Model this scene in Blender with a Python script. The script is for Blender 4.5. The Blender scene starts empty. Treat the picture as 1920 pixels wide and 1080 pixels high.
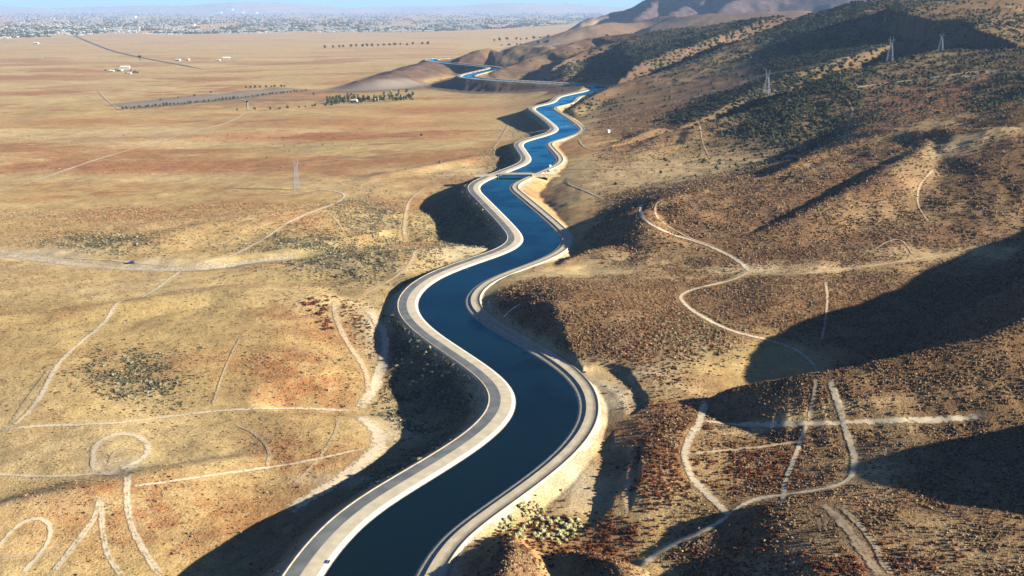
import bpy, math, random
import numpy as np
from mathutils import Vector, Matrix

# ------------------------------------------------------------------ camera, sky, sun, exposure
S = bpy.context.scene
F, CY0, HC = 1900.0, 13.0, 195.0            # focal length in photo pixels, horizon row, height above the water
PITCH = math.atan2(540.0 - CY0, F)
cam_d = bpy.data.cameras.new('camera'); cam = bpy.data.objects.new('camera', cam_d)
S.collection.objects.link(cam); S.camera = cam
cam.location = (0, 0, HC); cam.rotation_euler = (math.pi/2 - PITCH, 0, 0)
cam_d.sensor_width = 36.0; cam_d.lens = 36.0*F/1920.0
cam_d.clip_start = 1.0; cam_d.clip_end = 300000.0

SUN_EL, SUN_AZ = math.radians(19.5), math.radians(-12.0)   # azimuth measured from +X (right), negative = behind the camera
W = bpy.data.worlds.new('World'); S.world = W; W.use_nodes = True
nt = W.node_tree
bg = nt.nodes['Background']; sky = nt.nodes.new('ShaderNodeTexSky'); sky.sky_type = 'NISHITA'
sky.sun_disc = False; sky.sun_elevation = SUN_EL; sky.sun_rotation = math.pi/2 - SUN_AZ
sky.altitude = 900; sky.air_density = 0.5; sky.dust_density = 0.0; sky.ozone_density = 4.0
nt.links.new(sky.outputs[0], bg.inputs[0]); bg.inputs[1].default_value = 0.05
sun_d = bpy.data.lights.new('sun', 'SUN'); sun = bpy.data.objects.new('sun', sun_d); S.collection.objects.link(sun)
sun_d.energy = 5.0; sun_d.angle = math.radians(0.5); sun_d.color = (1.0, 0.91, 0.73)
sv = Vector((math.cos(SUN_AZ)*math.cos(SUN_EL), math.sin(SUN_AZ)*math.cos(SUN_EL), math.sin(SUN_EL)))
sun.rotation_euler = sv.to_track_quat('Z', 'Y').to_euler(); sun.location = (600, -200, 600)
S.view_settings.view_transform = 'Standard'; S.view_settings.look = 'None'
S.view_settings.exposure = 1.75; S.view_settings.gamma = 1.0; S.view_settings.use_curve_mapping = False
S.render.engine = 'CYCLES'
S.cycles.max_bounces = 5; S.cycles.diffuse_bounces = 0; S.cycles.glossy_bounces = 2
S.cycles.transparent_max_bounces = 12; S.cycles.volume_bounces = 0; S.cycles.use_denoising = True

RNG = np.random.default_rng(7); random.seed(7)
C = S.collection

# ------------------------------------------------------------------ helpers
def ray(px, py):
    u = (px - 960.0)/F; v = -(py - 540.0)/F
    c, s = math.cos(PITCH), math.sin(PITCH)
    return u, c + v*s, -s + v*c
def at_z(px, py, z):
    dx, dy, dz = ray(px, py); t = (z - HC)/dz
    return np.array([dx*t, dy*t, z])
def at_y(px, py, Y):
    dx, dy, dz = ray(px, py); t = Y/dy
    return np.array([dx*t, Y, HC + dz*t])
def P(p):                                    # (px, py, z) | (px, py, None, Y) | ('w', x, y, z)
    if p[0] == 'w': return np.array(p[1:], float)
    if p[2] is None: return at_y(p[0], p[1], p[3])
    return at_z(*p)

def _h(ix, iy, seed):
    n = (ix*374761393 + iy*668265263 + seed*974711) & 0x7fffffff
    n = ((n ^ (n >> 13))*1274126177) & 0x7fffffff
    return ((n ^ (n >> 16)) & 0xffff)/65535.0
def vnoise(x, y, seed=0):
    xi = np.floor(x).astype(np.int64); yi = np.floor(y).astype(np.int64)
    fx = (x - xi); fy = (y - yi); fx = fx*fx*(3-2*fx); fy = fy*fy*(3-2*fy)
    a = _h(xi, yi, seed); b = _h(xi+1, yi, seed); c = _h(xi, yi+1, seed); d = _h(xi+1, yi+1, seed)
    return (a*(1-fx)+b*fx)*(1-fy) + (c*(1-fx)+d*fx)*fy
def fbm(x, y, oct=4, seed=0):
    s = 0; a = 1; t = 0
    for k in range(oct):
        s = s + a*(vnoise(x, y, seed+k*17)*2-1); t += a; a *= .5; x = x*2.03+11.3; y = y*2.03+7.1
    return s/t
def sstep(a, b, x):
    t = np.clip((x-a)/(b-a), 0, 1); return t*t*(3-2*t)
def catmull(pts, n=8):
    pts = np.asarray(pts, float); out = []
    q = np.vstack([2*pts[0]-pts[1], pts, 2*pts[-1]-pts[-2]])
    for i in range(1, len(q)-2):
        p0, p1, p2, p3 = q[i-1], q[i], q[i+1], q[i+2]
        for k in range(n):
            t = k/n
            out.append(.5*((2*p1)+(-p0+p2)*t+(2*p0-5*p1+4*p2-p3)*t*t+(-p0+3*p1-3*p2+p3)*t**3))
    out.append(q[-2]); return np.array(out)
def resample(pts, step):
    d = np.r_[0, np.cumsum(np.linalg.norm(np.diff(pts[:, :2], axis=0), axis=1))]
    n = max(2, int(d[-1]/step)+1); t = np.linspace(0, d[-1], n)
    return np.stack([np.interp(t, d, pts[:, k]) for k in range(pts.shape[1])], 1)
def smooth(a, n):
    for _ in range(n): a[1:-1] = .25*a[:-2]+.5*a[1:-1]+.25*a[2:]
    return a

def mesh_np(name, V, faces, smooth_s=True):
    V = np.asarray(V, np.float32); me = bpy.data.meshes.new(name)
    faces = np.asarray(faces, np.int32); k = faces.shape[1]
    me.vertices.add(len(V)); me.vertices.foreach_set('co', V.ravel())
    me.loops.add(faces.size); me.loops.foreach_set('vertex_index', faces.ravel())
    me.polygons.add(len(faces)); me.polygons.foreach_set('loop_start', np.arange(len(faces), dtype=np.int32)*k)
    me.polygons.foreach_set('use_smooth', np.full(len(faces), smooth_s, bool))
    me.update(calc_edges=True); me.validate(); return me
class MB:                                    # collects boxes, tubes and faces into one mesh
    def __init__(s): s.v = []; s.f = []
    def add(s, V, Fc):
        o = len(s.v); s.v += [tuple(v) for v in V]; s.f += [tuple(i+o for i in f) for f in Fc]; return s
    def box(s, c, d, rz=0.0):
        x, y, z = c; a, b, h = d[0]/2, d[1]/2, d[2]/2; cs, sn = math.cos(rz), math.sin(rz); V = []
        for dz in (-h, h):
            for dx, dy in ((-a, -b), (a, -b), (a, b), (-a, b)):
                V.append((x+dx*cs-dy*sn, y+dx*sn+dy*cs, z+dz))
        return s.add(V, [(3, 2, 1, 0), (4, 5, 6, 7), (0, 1, 5, 4), (1, 2, 6, 5), (2, 3, 7, 6), (3, 0, 4, 7)])
    def bar(s, a, b, r, n=4, r2=None):
        a = Vector(a); b = Vector(b); d = (b-a); r2 = r if r2 is None else r2
        if d.length < 1e-6: return s
        d.normalize(); up = Vector((0, 0, 1)) if abs(d.z) < .95 else Vector((1, 0, 0))
        e1 = d.cross(up).normalized(); e2 = d.cross(e1); V = []
        for p, q in ((a, r), (b, r2)):
            for k in range(n):
                t = 2*math.pi*(k+.5)/n; V.append(p+(e1*math.cos(t)+e2*math.sin(t))*q)
        Fc = [(k, (k+1) % n, n+(k+1) % n, n+k) for k in range(n)]+[tuple(range(n-1, -1, -1)), tuple(range(n, 2*n))]
        return s.add(V, Fc)
    def mesh(s, name, sm=False):
        me = bpy.data.meshes.new(name); me.from_pydata([tuple(v) for v in s.v], [], s.f); me.update()
        if sm: me.polygons.foreach_set('use_smooth', [True]*len(me.polygons))
        return me
    def build(s, name, m, parent=None, sm=False): return obj(name, s.mesh(name, sm), m, parent)
def obj(name, me, m=None, parent=None, loc=None):
    o = bpy.data.objects.new(name, me); C.objects.link(o)
    if m is not None and me is not None and not me.materials: me.materials.append(m)
    if parent is not None: o.parent = parent
    if loc is not None: o.location = loc
    return o
def tag(o, label=None, cat=None, group=None, kind=None):
    if label: o['label'] = label
    if cat: o['category'] = cat
    if group: o['group'] = group
    if kind: o['kind'] = kind
    return o
def empty(name, loc, rz=0.0, sc=1.0):
    o = bpy.data.objects.new(name, None); C.objects.link(o); o.location = [float(c) for c in loc]
    o.rotation_euler = (0, 0, rz); o.scale = (sc,)*3; return o
def copy_tree(o, parent=None):
    c = o.copy(); C.objects.link(c); c.parent = parent
    for ch in list(o.children): copy_tree(ch, c)
    return c

def mat(name, col, rough=.85, noise=None, col2=None, bump=0.0, bscale=None, spec=.3, detail=4, rand=0.0, metal=0.0):
    m = bpy.data.materials.new(name); m.use_nodes = True; n = m.node_tree; b = n.nodes['Principled BSDF']
    b.inputs['Roughness'].default_value = rough; b.inputs['Specular IOR Level'].default_value = spec
    b.inputs['Metallic'].default_value = metal
    out = None
    if noise:
        g = n.nodes.new('ShaderNodeNewGeometry'); t = n.nodes.new('ShaderNodeTexNoise')
        t.inputs['Scale'].default_value = noise; t.inputs['Detail'].default_value = detail
        n.links.new(g.outputs['Position'], t.inputs['Vector'])
        r = n.nodes.new('ShaderNodeValToRGB'); r.color_ramp.elements[0].position = .35; r.color_ramp.elements[1].position = .65
        r.color_ramp.elements[0].color = (*col, 1); r.color_ramp.elements[1].color = (*(col2 or col), 1)
        n.links.new(t.outputs['Fac'], r.inputs['Fac']); out = r.outputs['Color']
        if bump:
            t2 = n.nodes.new('ShaderNodeTexNoise'); t2.inputs['Scale'].default_value = bscale or noise*3; t2.inputs['Detail'].default_value = 3
            n.links.new(g.outputs['Position'], t2.inputs['Vector'])
            bp = n.nodes.new('ShaderNodeBump'); bp.inputs['Strength'].default_value = 1.0; bp.inputs['Distance'].default_value = bump
            n.links.new(t2.outputs['Fac'], bp.inputs['Height']); n.links.new(bp.outputs[0], b.inputs['Normal'])
    else:
        rg = n.nodes.new('ShaderNodeRGB'); rg.outputs[0].default_value = (*col, 1); out = rg.outputs[0]
    if rand:
        oi = n.nodes.new('ShaderNodeObjectInfo'); hs = n.nodes.new('ShaderNodeHueSaturation')
        mr = n.nodes.new('ShaderNodeMapRange'); mr.inputs['To Min'].default_value = 1-rand; mr.inputs['To Max'].default_value = 1+rand
        mh = n.nodes.new('ShaderNodeMapRange'); mh.inputs['To Min'].default_value = .5-rand*.06; mh.inputs['To Max'].default_value = .5+rand*.06
        n.links.new(oi.outputs['Random'], mr.inputs['Value']); n.links.new(mr.outputs[0], hs.inputs['Value'])
        ml = n.nodes.new('ShaderNodeMath'); ml.operation = 'FRACT'; mm = n.nodes.new('ShaderNodeMath'); mm.operation = 'MULTIPLY'; mm.inputs[1].default_value = 37.3
        n.links.new(oi.outputs['Random'], mm.inputs[0]); n.links.new(mm.outputs[0], ml.inputs[0]); n.links.new(ml.outputs[0], mh.inputs['Value'])
        n.links.new(mh.outputs[0], hs.inputs['Hue']); n.links.new(out, hs.inputs['Color']); out = hs.outputs['Color']
    n.links.new(out, b.inputs['Base Color'])
    return m
# ------------------------------------------------------------------ canal centre line (metres; water level is z = 0)
CL = [(-50.9, 319.9), (-47.5, 335.5), (-42.4, 350.7), (-35.2, 365.0), (-26.7, 378.7), (-18.0, 392.1), (-9.4, 405.7), (-1.3, 419.5), (5.9, 433.8), (11.8, 448.7), 
      (15.9, 464.2), (17.7, 480.2), (17.1, 496.2), (14.0, 511.9), (8.8, 527.1), (2.3, 541.7), (-5.0, 556.0), (-12.6, 570.1), (-20.2, 584.2), (-27.7, 598.4), 
      (-34.6, 612.9), (-40.6, 627.8), (-45.2, 643.1), (-47.9, 658.9), (-48.4, 674.9), (-46.8, 690.9), (-43.4, 706.5), (-38.3, 721.7), (-31.4, 736.2), 
      (-23.4, 750.1), (-14.7, 763.6), (-5.8, 776.9), (3.0, 790.3), (11.1, 804.2), (17.7, 818.8), (22.5, 834.1), (25.2, 849.9), (25.7, 865.9), (24.5, 881.9), 
      (22.2, 897.7), (19.5, 913.5), (16.5, 929.3), (13.4, 945.0), (10.2, 960.8), (7.0, 976.5), (3.8, 992.2), (0.5, 1007.9), (-2.7, 1023.6), (-6.0, 1039.3), 
      (-9.2, 1055.0), (-12.5, 1070.7), (-15.8, 1086.4), (-18.4, 1102.2), (-19.7, 1118.2), (-18.9, 1134.2), (-16.0, 1150.0), (-11.6, 1165.4), (-6.4, 1180.6), 
      (-1.0, 1195.7), (4.8, 1210.6), (10.9, 1225.5), (16.9, 1240.3), (22.7, 1255.3), (28.3, 1270.3), (33.4, 1285.5), (37.3, 1301.1), (40.0, 1316.9), 
      (41.4, 1332.9), (41.7, 1348.9), (41.2, 1364.9), (40.1, 1380.9), (38.8, 1396.9), (37.4, 1412.9), (36.0, 1428.9), (34.6, 1444.8), (33.3, 1460.8), 
      (32.6, 1476.9), (33.2, 1492.9), (35.9, 1508.7), (40.8, 1523.9), (47.1, 1538.7), (54.1, 1553.1), (60.9, 1567.6), (67.2, 1582.4), (73.3, 1597.2), 
      (79.1, 1612.1), (84.1, 1627.4), (87.7, 1643.0), (90.6, 1658.8), (92.7, 1674.7), (93.3, 1690.7), (92.9, 1706.7), (92.1, 1722.8), (91.3, 1738.8), 
      (90.1, 1754.8), (88.6, 1770.7), (87.1, 1786.7), (85.5, 1802.7), (84.0, 1818.6), (82.4, 1834.6), (80.8, 1850.6), (79.2, 1866.5), (77.3, 1882.5), 
      (75.4, 1898.4), (73.5, 1914.3), (71.6, 1930.2), (69.6, 1946.1), (67.7, 1962.1), (65.8, 1978.0), (64.2, 1993.9), (63.1, 2010.0), (62.8, 2026.0), 
      (63.7, 2042.0), (66.4, 2057.8), (70.7, 2073.2), (76.7, 2088.1), (83.4, 2102.7), (90.0, 2117.3), (95.8, 2132.3), (101.0, 2147.4), (105.7, 2162.8), 
      (109.4, 2178.3), (112.0, 2194.2), (114.0, 2210.1), (116.0, 2226.0), (118.2, 2241.9), (120.4, 2257.8), (122.7, 2273.7), (125.6, 2289.4), (130, 2305), 
      (135, 2320), (141, 2335), (147, 2350), (154, 2364), (160, 2379), (166, 2394), (173, 2408), (180, 2423), (186, 2438), (192, 2453), (196, 2468), 
      (201, 2483), (206, 2499), (210, 2514), (214, 2530), (217, 2546), (220, 2561), (221, 2577), (221, 2593), (218, 2609), (213, 2624), (207, 2639), 
      (198, 2653), (189, 2666), (178, 2678), (168, 2690), (156, 2700), (143, 2710), (130, 2720), (117, 2729), (104, 2739), (91, 2748), (78, 2758), 
      (66, 2768), (53, 2777), (40, 2787), (28, 2797), (15, 2807), (3, 2817), (-10, 2827), (-22, 2837), (-34, 2848), (-46, 2859), (-56, 2871), (-67, 2883), 
      (-78, 2895), (-88, 2907), (-98, 2920), (-107, 2933), (-115, 2947), (-122, 2961), (-126, 2977), (-128, 2993), (-130, 3009), (-130, 3025), (-129, 3041), 
      (-127, 3057), (-125, 3073), (-122, 3088), (-120, 3104), (-116, 3120), (-113, 3136), (-109, 3151), (-106, 3167), (-102, 3182), (-98, 3198), (-95, 3214), 
      (-91, 3229), (-87, 3245), (-84, 3261), (-80, 3276), (-77, 3292), (-73, 3308), (-69, 3323), (-66, 3339), (-62, 3354), (-58, 3370), (-56, 3386), 
      (-55, 3402), (-55, 3418), (-55, 3434), (-58, 3450), (-63, 3465), (-69, 3480), (-75, 3495), (-82, 3509), (-90, 3523), (-99, 3537), (-107, 3550), 
      (-115, 3564), (-124, 3578), (-132, 3592), (-140, 3605), (-149, 3619), (-158, 3632), (-167, 3646), (-175, 3659), (-184, 3672), (-193, 3686), (-202, 3699), 
      (-210, 3713), (-219, 3726), (-227, 3740), (-234, 3755), (-241, 3769), (-248, 3783), (-255, 3798), (-262, 3812), (-269, 3826), (-276, 3841), (-282, 3856), 
      (-288, 3871), (-292, 3886), (-297, 3902), (-302, 3917), (-305, 3933), (-307, 3949), (-307, 3965), (-306, 3981), (-306, 3997), (-304, 4012), (-298, 4027), 
      (-289, 4041), (-280, 4054), (-271, 4067), (-262, 4081), ]
CL = np.array([(-58, 120), (-58, 160), (-58, 200), (-57, 240), (-55.5, 270), (-53.5, 300)] + CL, float)
CLD = resample(catmull(CL, 6), 3.0)
for _ in range(4): CLD = smooth(CLD, 1)
T_ = np.gradient(CLD, axis=0); T_ /= np.linalg.norm(T_, axis=1)[:, None]; N_ = np.stack([T_[:, 1], -T_[:, 0]], 1)   # N_ points to the right
WW = 15.6                                     # half width of the water
EL, ER = WW+15.4, WW+11.4                     # outer edges of the left road shoulder and of the right dirt road
ROADZ = 1.35

# ------------------------------------------------------------------ terrain grid: fans out from the foot of the camera so that its cells grow with distance
LN0, LN1 = math.log(170.0), math.log(9000.0)
NR, NR2, NC = 1000, 150, 950
YR = np.r_[np.exp(np.linspace(LN0, LN1, NR)), np.exp(np.linspace(LN1, math.log(90000.0), NR2+1))[1:]]
_a = np.linspace(-.56, .56, 790)
UC = np.r_[np.linspace(-.95, -.56, 51)[:-1], _a, np.linspace(.56, 1.7, 111)[1:]]
NC = len(UC); NRT = len(YR)
U2, Y2 = np.meshgrid(UC, YR); X2 = U2*Y2

def tps(ctrl, lam=.002):
    p = np.array([P(c) for c in ctrl]); q = np.stack([p[:, 0]/p[:, 1]*2.2, np.log(p[:, 1])], 1); z = p[:, 2]
    n = len(q); r = np.linalg.norm(q[:, None]-q[None], axis=2); K = np.where(r > 0, r*r*np.log(np.maximum(r, 1e-9)), 0)+lam*np.eye(n)
    A = np.zeros((n+3, n+3)); A[:n, :n] = K; A[:n, n] = 1; A[:n, n+1:] = q; A[n, :n] = 1; A[n+1:, :n] = q.T
    w = np.linalg.solve(A, np.r_[z, 0, 0, 0])
    us = np.linspace(UC[0], UC[-1], 230); vs = np.linspace(LN0, math.log(90000.0), 330)
    uu, vv = np.meshgrid(us*2.2, vs); o = w[n]+w[n+1]*uu+w[n+2]*vv
    for i in range(n):
        r2 = (uu-q[i, 0])**2+(vv-q[i, 1])**2; o += w[i]*.5*r2*np.log(np.maximum(r2, 1e-12))
    fi = np.clip((UC-us[0])/(us[1]-us[0]), 0, len(us)-1.001); fj = np.clip((np.log(YR)-vs[0])/(vs[1]-vs[0]), 0, len(vs)-1.001)
    i0 = fi.astype(int); j0 = fj.astype(int); a = (fi-i0)[None]; b = (fj-j0)[:, None]
    return (o[j0][:, i0]*(1-a)+o[j0][:, i0+1]*a)*(1-b)+(o[j0+1][:, i0]*(1-a)+o[j0+1][:, i0+1]*a)*b

CTRL = [
 # the plain and the low hills on the left
 (-600, 1000, -20), (0, 1075, -15), (300, 1075, -17), (500, 1070, -19), (100, 930, -12), (250, 880, -10), (400, 900, -11), (560, 900, -10), (650, 870, -10), (650, 800, -11),
 (450, 800, -12), (300, 800, -13), (0, 815, -11), (150, 720, -7), (350, 640, -2), (520, 575, 2), (300, 580, -1), (50, 610, -4), (600, 660, -4), (430, 740, -9),
 (690, 730, -12), (640, 775, -12), (600, 535, -6), (450, 515, -10), (250, 505, -12), (0, 485, -13), (700, 490, -4), (820, 480, -4), (560, 495, -10),
 (750, 450, -18), (850, 440, -25), (880, 400, -24), (500, 430, -10), (250, 440, -14), (0, 400, -18), (700, 385, -14), (620, 375, -12), (400, 330, -18), (100, 300, -22),
 (800, 330, -11), (600, 280, -18), (900, 300, -9), (900, 240, -18), (300, 220, -30), (700, 220, -24), (950, 200, -20), (0, 200, -36), (650, 190, -30),
 (350, 190, -33), (800, 165, -28), (0, 130, -46), (400, 120, -43), (700, 115, -40), (900, 82, -46), (600, 60, -55), (100, 60, -58), (1000, 40, -60), (500, 25, -60), (900, 25, -60), (100, 25, -60),
 ('w', -9000, 15000, -60), ('w', 0, 60000, -60), ('w', -40000, 60000, -60), ('w', 40000, 60000, -40),
 # ground just outside the left road (what the embankment is built up from)
 (560, 1060, -19), (690, 935, -12), (790, 880, -11), (860, 800, -16), (830, 720, -16), (760, 650, -13), (735, 590, -3), (735, 560, -3), (790, 520, -8), (870, 480, -3), (920, 462, -6), (930, 430, -26), (900, 390, -25), (870, 345, -10),
 (960, 295, -13), (930, 285, -7), (985, 258, -9), (1025, 235, -17), (985, 210, -17), (1040, 185, -7), (1000, 165, -18), (880, 160, -26), (800, 135, -30), (860, 130, -22), (780, 118, -30), (700, 135, -34),
 # the long near flank of the big brown hill
 ('w', 131, 879, 29), ('w', 192, 927, 35), ('w', 244, 939, 43), ('w', 316, 1001, 58), ('w', 392, 1012, 74), ('w', 466, 948, 86), ('w', 150, 765, 10), ('w', 200, 738, 10), ('w', 243, 722, 11), ('w', 300, 718, 13), ('w', 360, 732, 17), ('w', 412, 745, 22),
 ('w', 146, 822, 20), ('w', 196, 831, 25), ('w', 243, 830, 30), ('w', 308, 858, 39), ('w', 376, 871, 49), ('w', 438, 847, 57), ('w', 312, 930, 51), ('w', 384, 942, 64), ('w', 452, 898, 74), ('w', 243, 775, 20), ('w', 304, 786, 25), ('w', 368, 800, 32), ('w', 424, 796, 38),
 ('w', 540, 930, 95), ('w', 520, 830, 60), ('w', 520, 780, 40),
 # right side
 (860, 1060, 2), (940, 1075, 4), (1080, 960, -2), (1060, 910, -2), (1110, 870, -2), (990, 985, -2), (1100, 1010, -1), (1160, 740, 1), (1140, 800, -1),
 (1205, 850, 5), (1260, 860, 5), (1205, 920, 5), (1200, 985, 4), (1320, 850, 5), (1230, 780, 4), (1225, 700, 4.5), (1200, 960, 2), (1330, 900, 4), (1450, 860, 6), (1600, 850, 9), (1800, 830, 14), (1700, 780, 12), (1450, 790, 6),
 (1500, 1060, 20), (1700, 1040, 24), (1900, 1020, 26), (1200, 1060, 0), ('w', 330, 300, 34),
 (1060, 590, 15), (1100, 560, 18), (1150, 600, 14), (1200, 565, 13), (1100, 650, 6), (1200, 680, 5), (1300, 690, 3), (1000, 570, 14), (980, 520, 3), (1040, 505, 2),
 (1300, 560, 8), (1450, 545, 13), (1540, 590, 9), (1480, 650, 2), (1400, 680, 1), (1340, 720, 2), (1400, 620, 6), (1600, 640, 4), (1750, 560, 11), (1900, 500, 19),
 (1100, 515, 3), (1250, 515, 6), (1410, 512, 9), (1550, 508, 12), (1700, 490, 15), (1920, 455, 22), (1150, 440, 3), (1100, 420, 2),
 (1080, 370, 1), (1150, 380, 5), (1100, 335, 3), (1200, 345, 8), (1300, 325, 11), (1450, 300, 19), (1550, 262, 26),
 (1100, 300, 3), (1080, 250, 2), (1200, 245, 8), (1120, 215, 4),
 (1500, 230, 40), (1600, 240, 46), (1700, 205, 60), (1850, 195, 72), (1550, 155, None, 1640), (1900, 100, None, 1750), (1920, 30, None, 2600), 
 ('w', 700, 900, 80), ('w', 500, 600, 35), ('w', 1200, 1200, 130), ('w', 1100, 800, 90), ('w', 500, 420, 45), ('w', 900, 500, 60),
 ('w', 420, 2200, 45), ('w', 250, 2350, 15), ('w', 800, 2200, 130), ('w', 1400, 2200, 205), ('w', 1900, 3000, 260),
 ('w', 300, 3200, 20), ('w', 700, 3200, 90), ('w', 1300, 3600, 160), ('w', 100, 3600, -20), ('w', 0, 4300, -30), ('w', 500, 4300, 10), ('w', 1400, 5000, 80), ('w', 700, 6000, -30), ('w', 1500, 6500, 40), ('w', 3200, 6500, 150),
]
RIDGES = [  # crest points, slope, rounding, blend
 ([(1225, 1050, 3), (1300, 1010, 7), (1370, 977, 11), (1460, 950, 17), (1560, 943, 20), (1700, 964, 22), (1920, 985, 24), ('w', 260, 330, 30)], (.14, .55), 6, 2),
 ([(948, 1079, 12), (958, 1050, 12), (962, 1025, 9), (955, 1005, 4)], .75, 3, 2),
 ([(1175, 1079, 11), (1150, 1050, 10), (1100, 1036, 7), (1060, 1036, 4)], .8, 3, 2),
 ([(1315, 753, 6), (1400, 724, 15), (1530, 702, 24), (1700, 667, 33), (1920, 606, 46), ('w', 295, 532, 57), ('w', 345, 572, 64), ('w', 425, 630, 69), ('w', 556, 745, 82), ('w', 750, 840, 97)], (.36, .8), 4, 2),
 ([('w', 206, 296, 30), ('w', 224, 318, 42), ('w', 258, 343, 56), ('w', 305, 362, 64), ('w', 420, 372, 74)], .7, 8, 4),
 ([(1065, 487, 4), (1120, 467, 9), (1200, 457, 11), (1300, 472, 11), (1390, 500, 9)], (.15, .5), 5, 2),
 ([(1340, 474, 11), (1262, 446, 18), (1222, 420, 24), (1215, 395, 27)], .55, 7, 3),
 ([(1208, 388, 26), (1240, 376, 31), (1350, 346, 37), (1450, 326, 45), (1560, 279, 60), (1700, 246, 76), (1900, 237, 88), ('w', 640, 950, 105), ('w', 900, 980, 130)], (.42, .55), 6, 3),
 ([(1360, 462, 13), (1450, 425, 25), (1550, 378, 39), (1650, 328, 54), (1750, 268, 71)], (.34, .5), 6, 2),
 ([(1862, 400, None, 800), (1880, 350, None, 850)], (.3, .5), 4, 2),
 ([(1120, 250, 4), (1200, 245, 12), (1300, 228, 32), (1380, 203, 46), (1440, 180, 58), (1560, 150, None, 1690), (1668, 117, None, 1760), (1763, 99, None, 1830), (1900, 75, None, 2050), ('w', 1350, 2250, 165)], (.14, .5), 7, 4),
 ([(1075, 205, 3), (1130, 172, 16), (1200, 148, 36), (1250, 131, 51), (1350, 106, 73), (1450, 86, 92), (1560, 62, 115), (1700, 35, 155), ('w', 1250, 2500, 235)], (.11, .5), 9, 4),
 ([(1092, 306, 2), (1180, 289, 10), (1260, 273, 14), (1330, 266, 16), (1400, 270, 17)], (.16, .5), 6, 3),
 ([(930, 134, 3), (970, 118, 24), (1010, 104, 42), (1060, 88, None, 3450), (1110, 73, None, 3650), (1240, 59, None, 3500), (1330, 49, None, 3300), (1480, 29, None, 3050), (1650, 1, None, 2850), ('w', 1500, 2800, 260)], (.2, .45), 15, 8),
 ([(1060, 135, 20), (1075, 110, 45), (1120, 90, 70), (1200, 72, 98)], .55, 12, 6),
 ([(850, 113, None, 3760), (880, 100, None, 3800), (920, 92, None, 3850), (970, 88, None, 3800), (1030, 88, None, 3700)], .42, 15, 6),
 ([(700, 150, None, 3000), (760, 132, None, 3300), (806, 117, None, 3750)], .25, 30, 6),
 ([(940, 588, 8), (1000, 574, 16), (1060, 562, 19), (1130, 546, 18), (1200, 548, 14), (1255, 562, 9)], (.27, .5), 8, 3),
 # far side of the last spur
 ([(1060, 84, None, 5200), (1130, 79, None, 5300), (1200, 68, None, 5200), (1300, 50, None, 4900)], .22, 40, 10),
 ([(1110, 52, None, 6300), (1180, 45, None, 6500), (1260, 38, None, 6500), (1330, 28, None, 6200), (1500, 20, None, 6000)], .25, 40, 12),
 ([(1095, 47, None, 8200), (1140, 40, None, 8500), (1170, 26, None, 8600), (1200, 17, None, 8600), (1232, 4, None, 8500), (1280, 1, None, 8300), (1330, -8, None, 8100), (1450, -22, None, 7800), (1700, -40, None, 7600), (2100, -60, None, 7600)], .42, 30, 20),
 ([(1235, 6, None, 8450), (1215, 30, None, 7900), (1195, 45, None, 7500)], .5, 20, 15),
 ([(1330, -6, None, 8000), (1290, 22, None, 7500), (1255, 40, None, 7100)], .5, 20, 15),
 ([(1430, -20, None, 7700), (1385, 12, None, 7300), (1330, 32, None, 6900)], .5, 20, 15),
 # low crests on the left
 ([(-60, 600, -3), (90, 585, -1), (225, 567, 2), (350, 550, 4), (450, 541, 6), (560, 553, 5), (640, 568, 1)], (.2, .3), 8, 3),
 ([(440, 512, -6), (560, 497, -3), (650, 478, 1), (760, 470, 3), (860, 462, 0)], (.14, .34), 6, 2),
 ([(200, 446, -12), (300, 436, -7), (450, 408, -4), (590, 390, -4), (680, 372, -13)], (.1, .3), 8, 3),
 ([(0, 950, -8), (150, 915, -5.5), (300, 885, -5.5), (450, 860, -8)], (.2, .26), 4, 2),
 ([(700, 330, -8), (800, 312, -6), (900, 292, -5)], .2, 8, 3),
 ([(0, 290, -19), (300, 262, -21), (600, 238, -20)], .05, 20, 3),
]
RIDGES += [([('w', x0, 48000+dy, z0), ('w', x0+3500, 48500+dy, z1), ('w', x0+8000, 48000+dy, z2)], .12, 600, 60) for x0, dy, z0, z1, z2 in
           [(-30000, 0, 120, 330, 180), (-22000, 3000, 150, 260, 240), (-15500, 0, 200, 420, 160), (-8000, 4000, 160, 230, 190), (-3000, 1000, 220, 380, 200), (3000, 5000, 120, 200, 150), (9000, 3000, 130, 220, 260), (-36000, 2000, 300, 420, 300)]]
FLATS = [  # level floors cut into the ground: centre line, half width, bank slope
 ([(1108, 868, -2), (1092, 905, -2), (1075, 945, -2), (1060, 970, -2)], 15, 1.3),
 ([(1188, 842, 3), (1181, 890, 2.8), (1173, 930, 2.5), (1160, 988, 2)], 3.0, 1.6),
 ([(1128, 712, 1), (1150, 735, 1), (1158, 762, 1)], 13.5, 1.4),
 ([(1130, 800, 0), (1125, 835, -1.5)], 5, 1.0),
]
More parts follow.
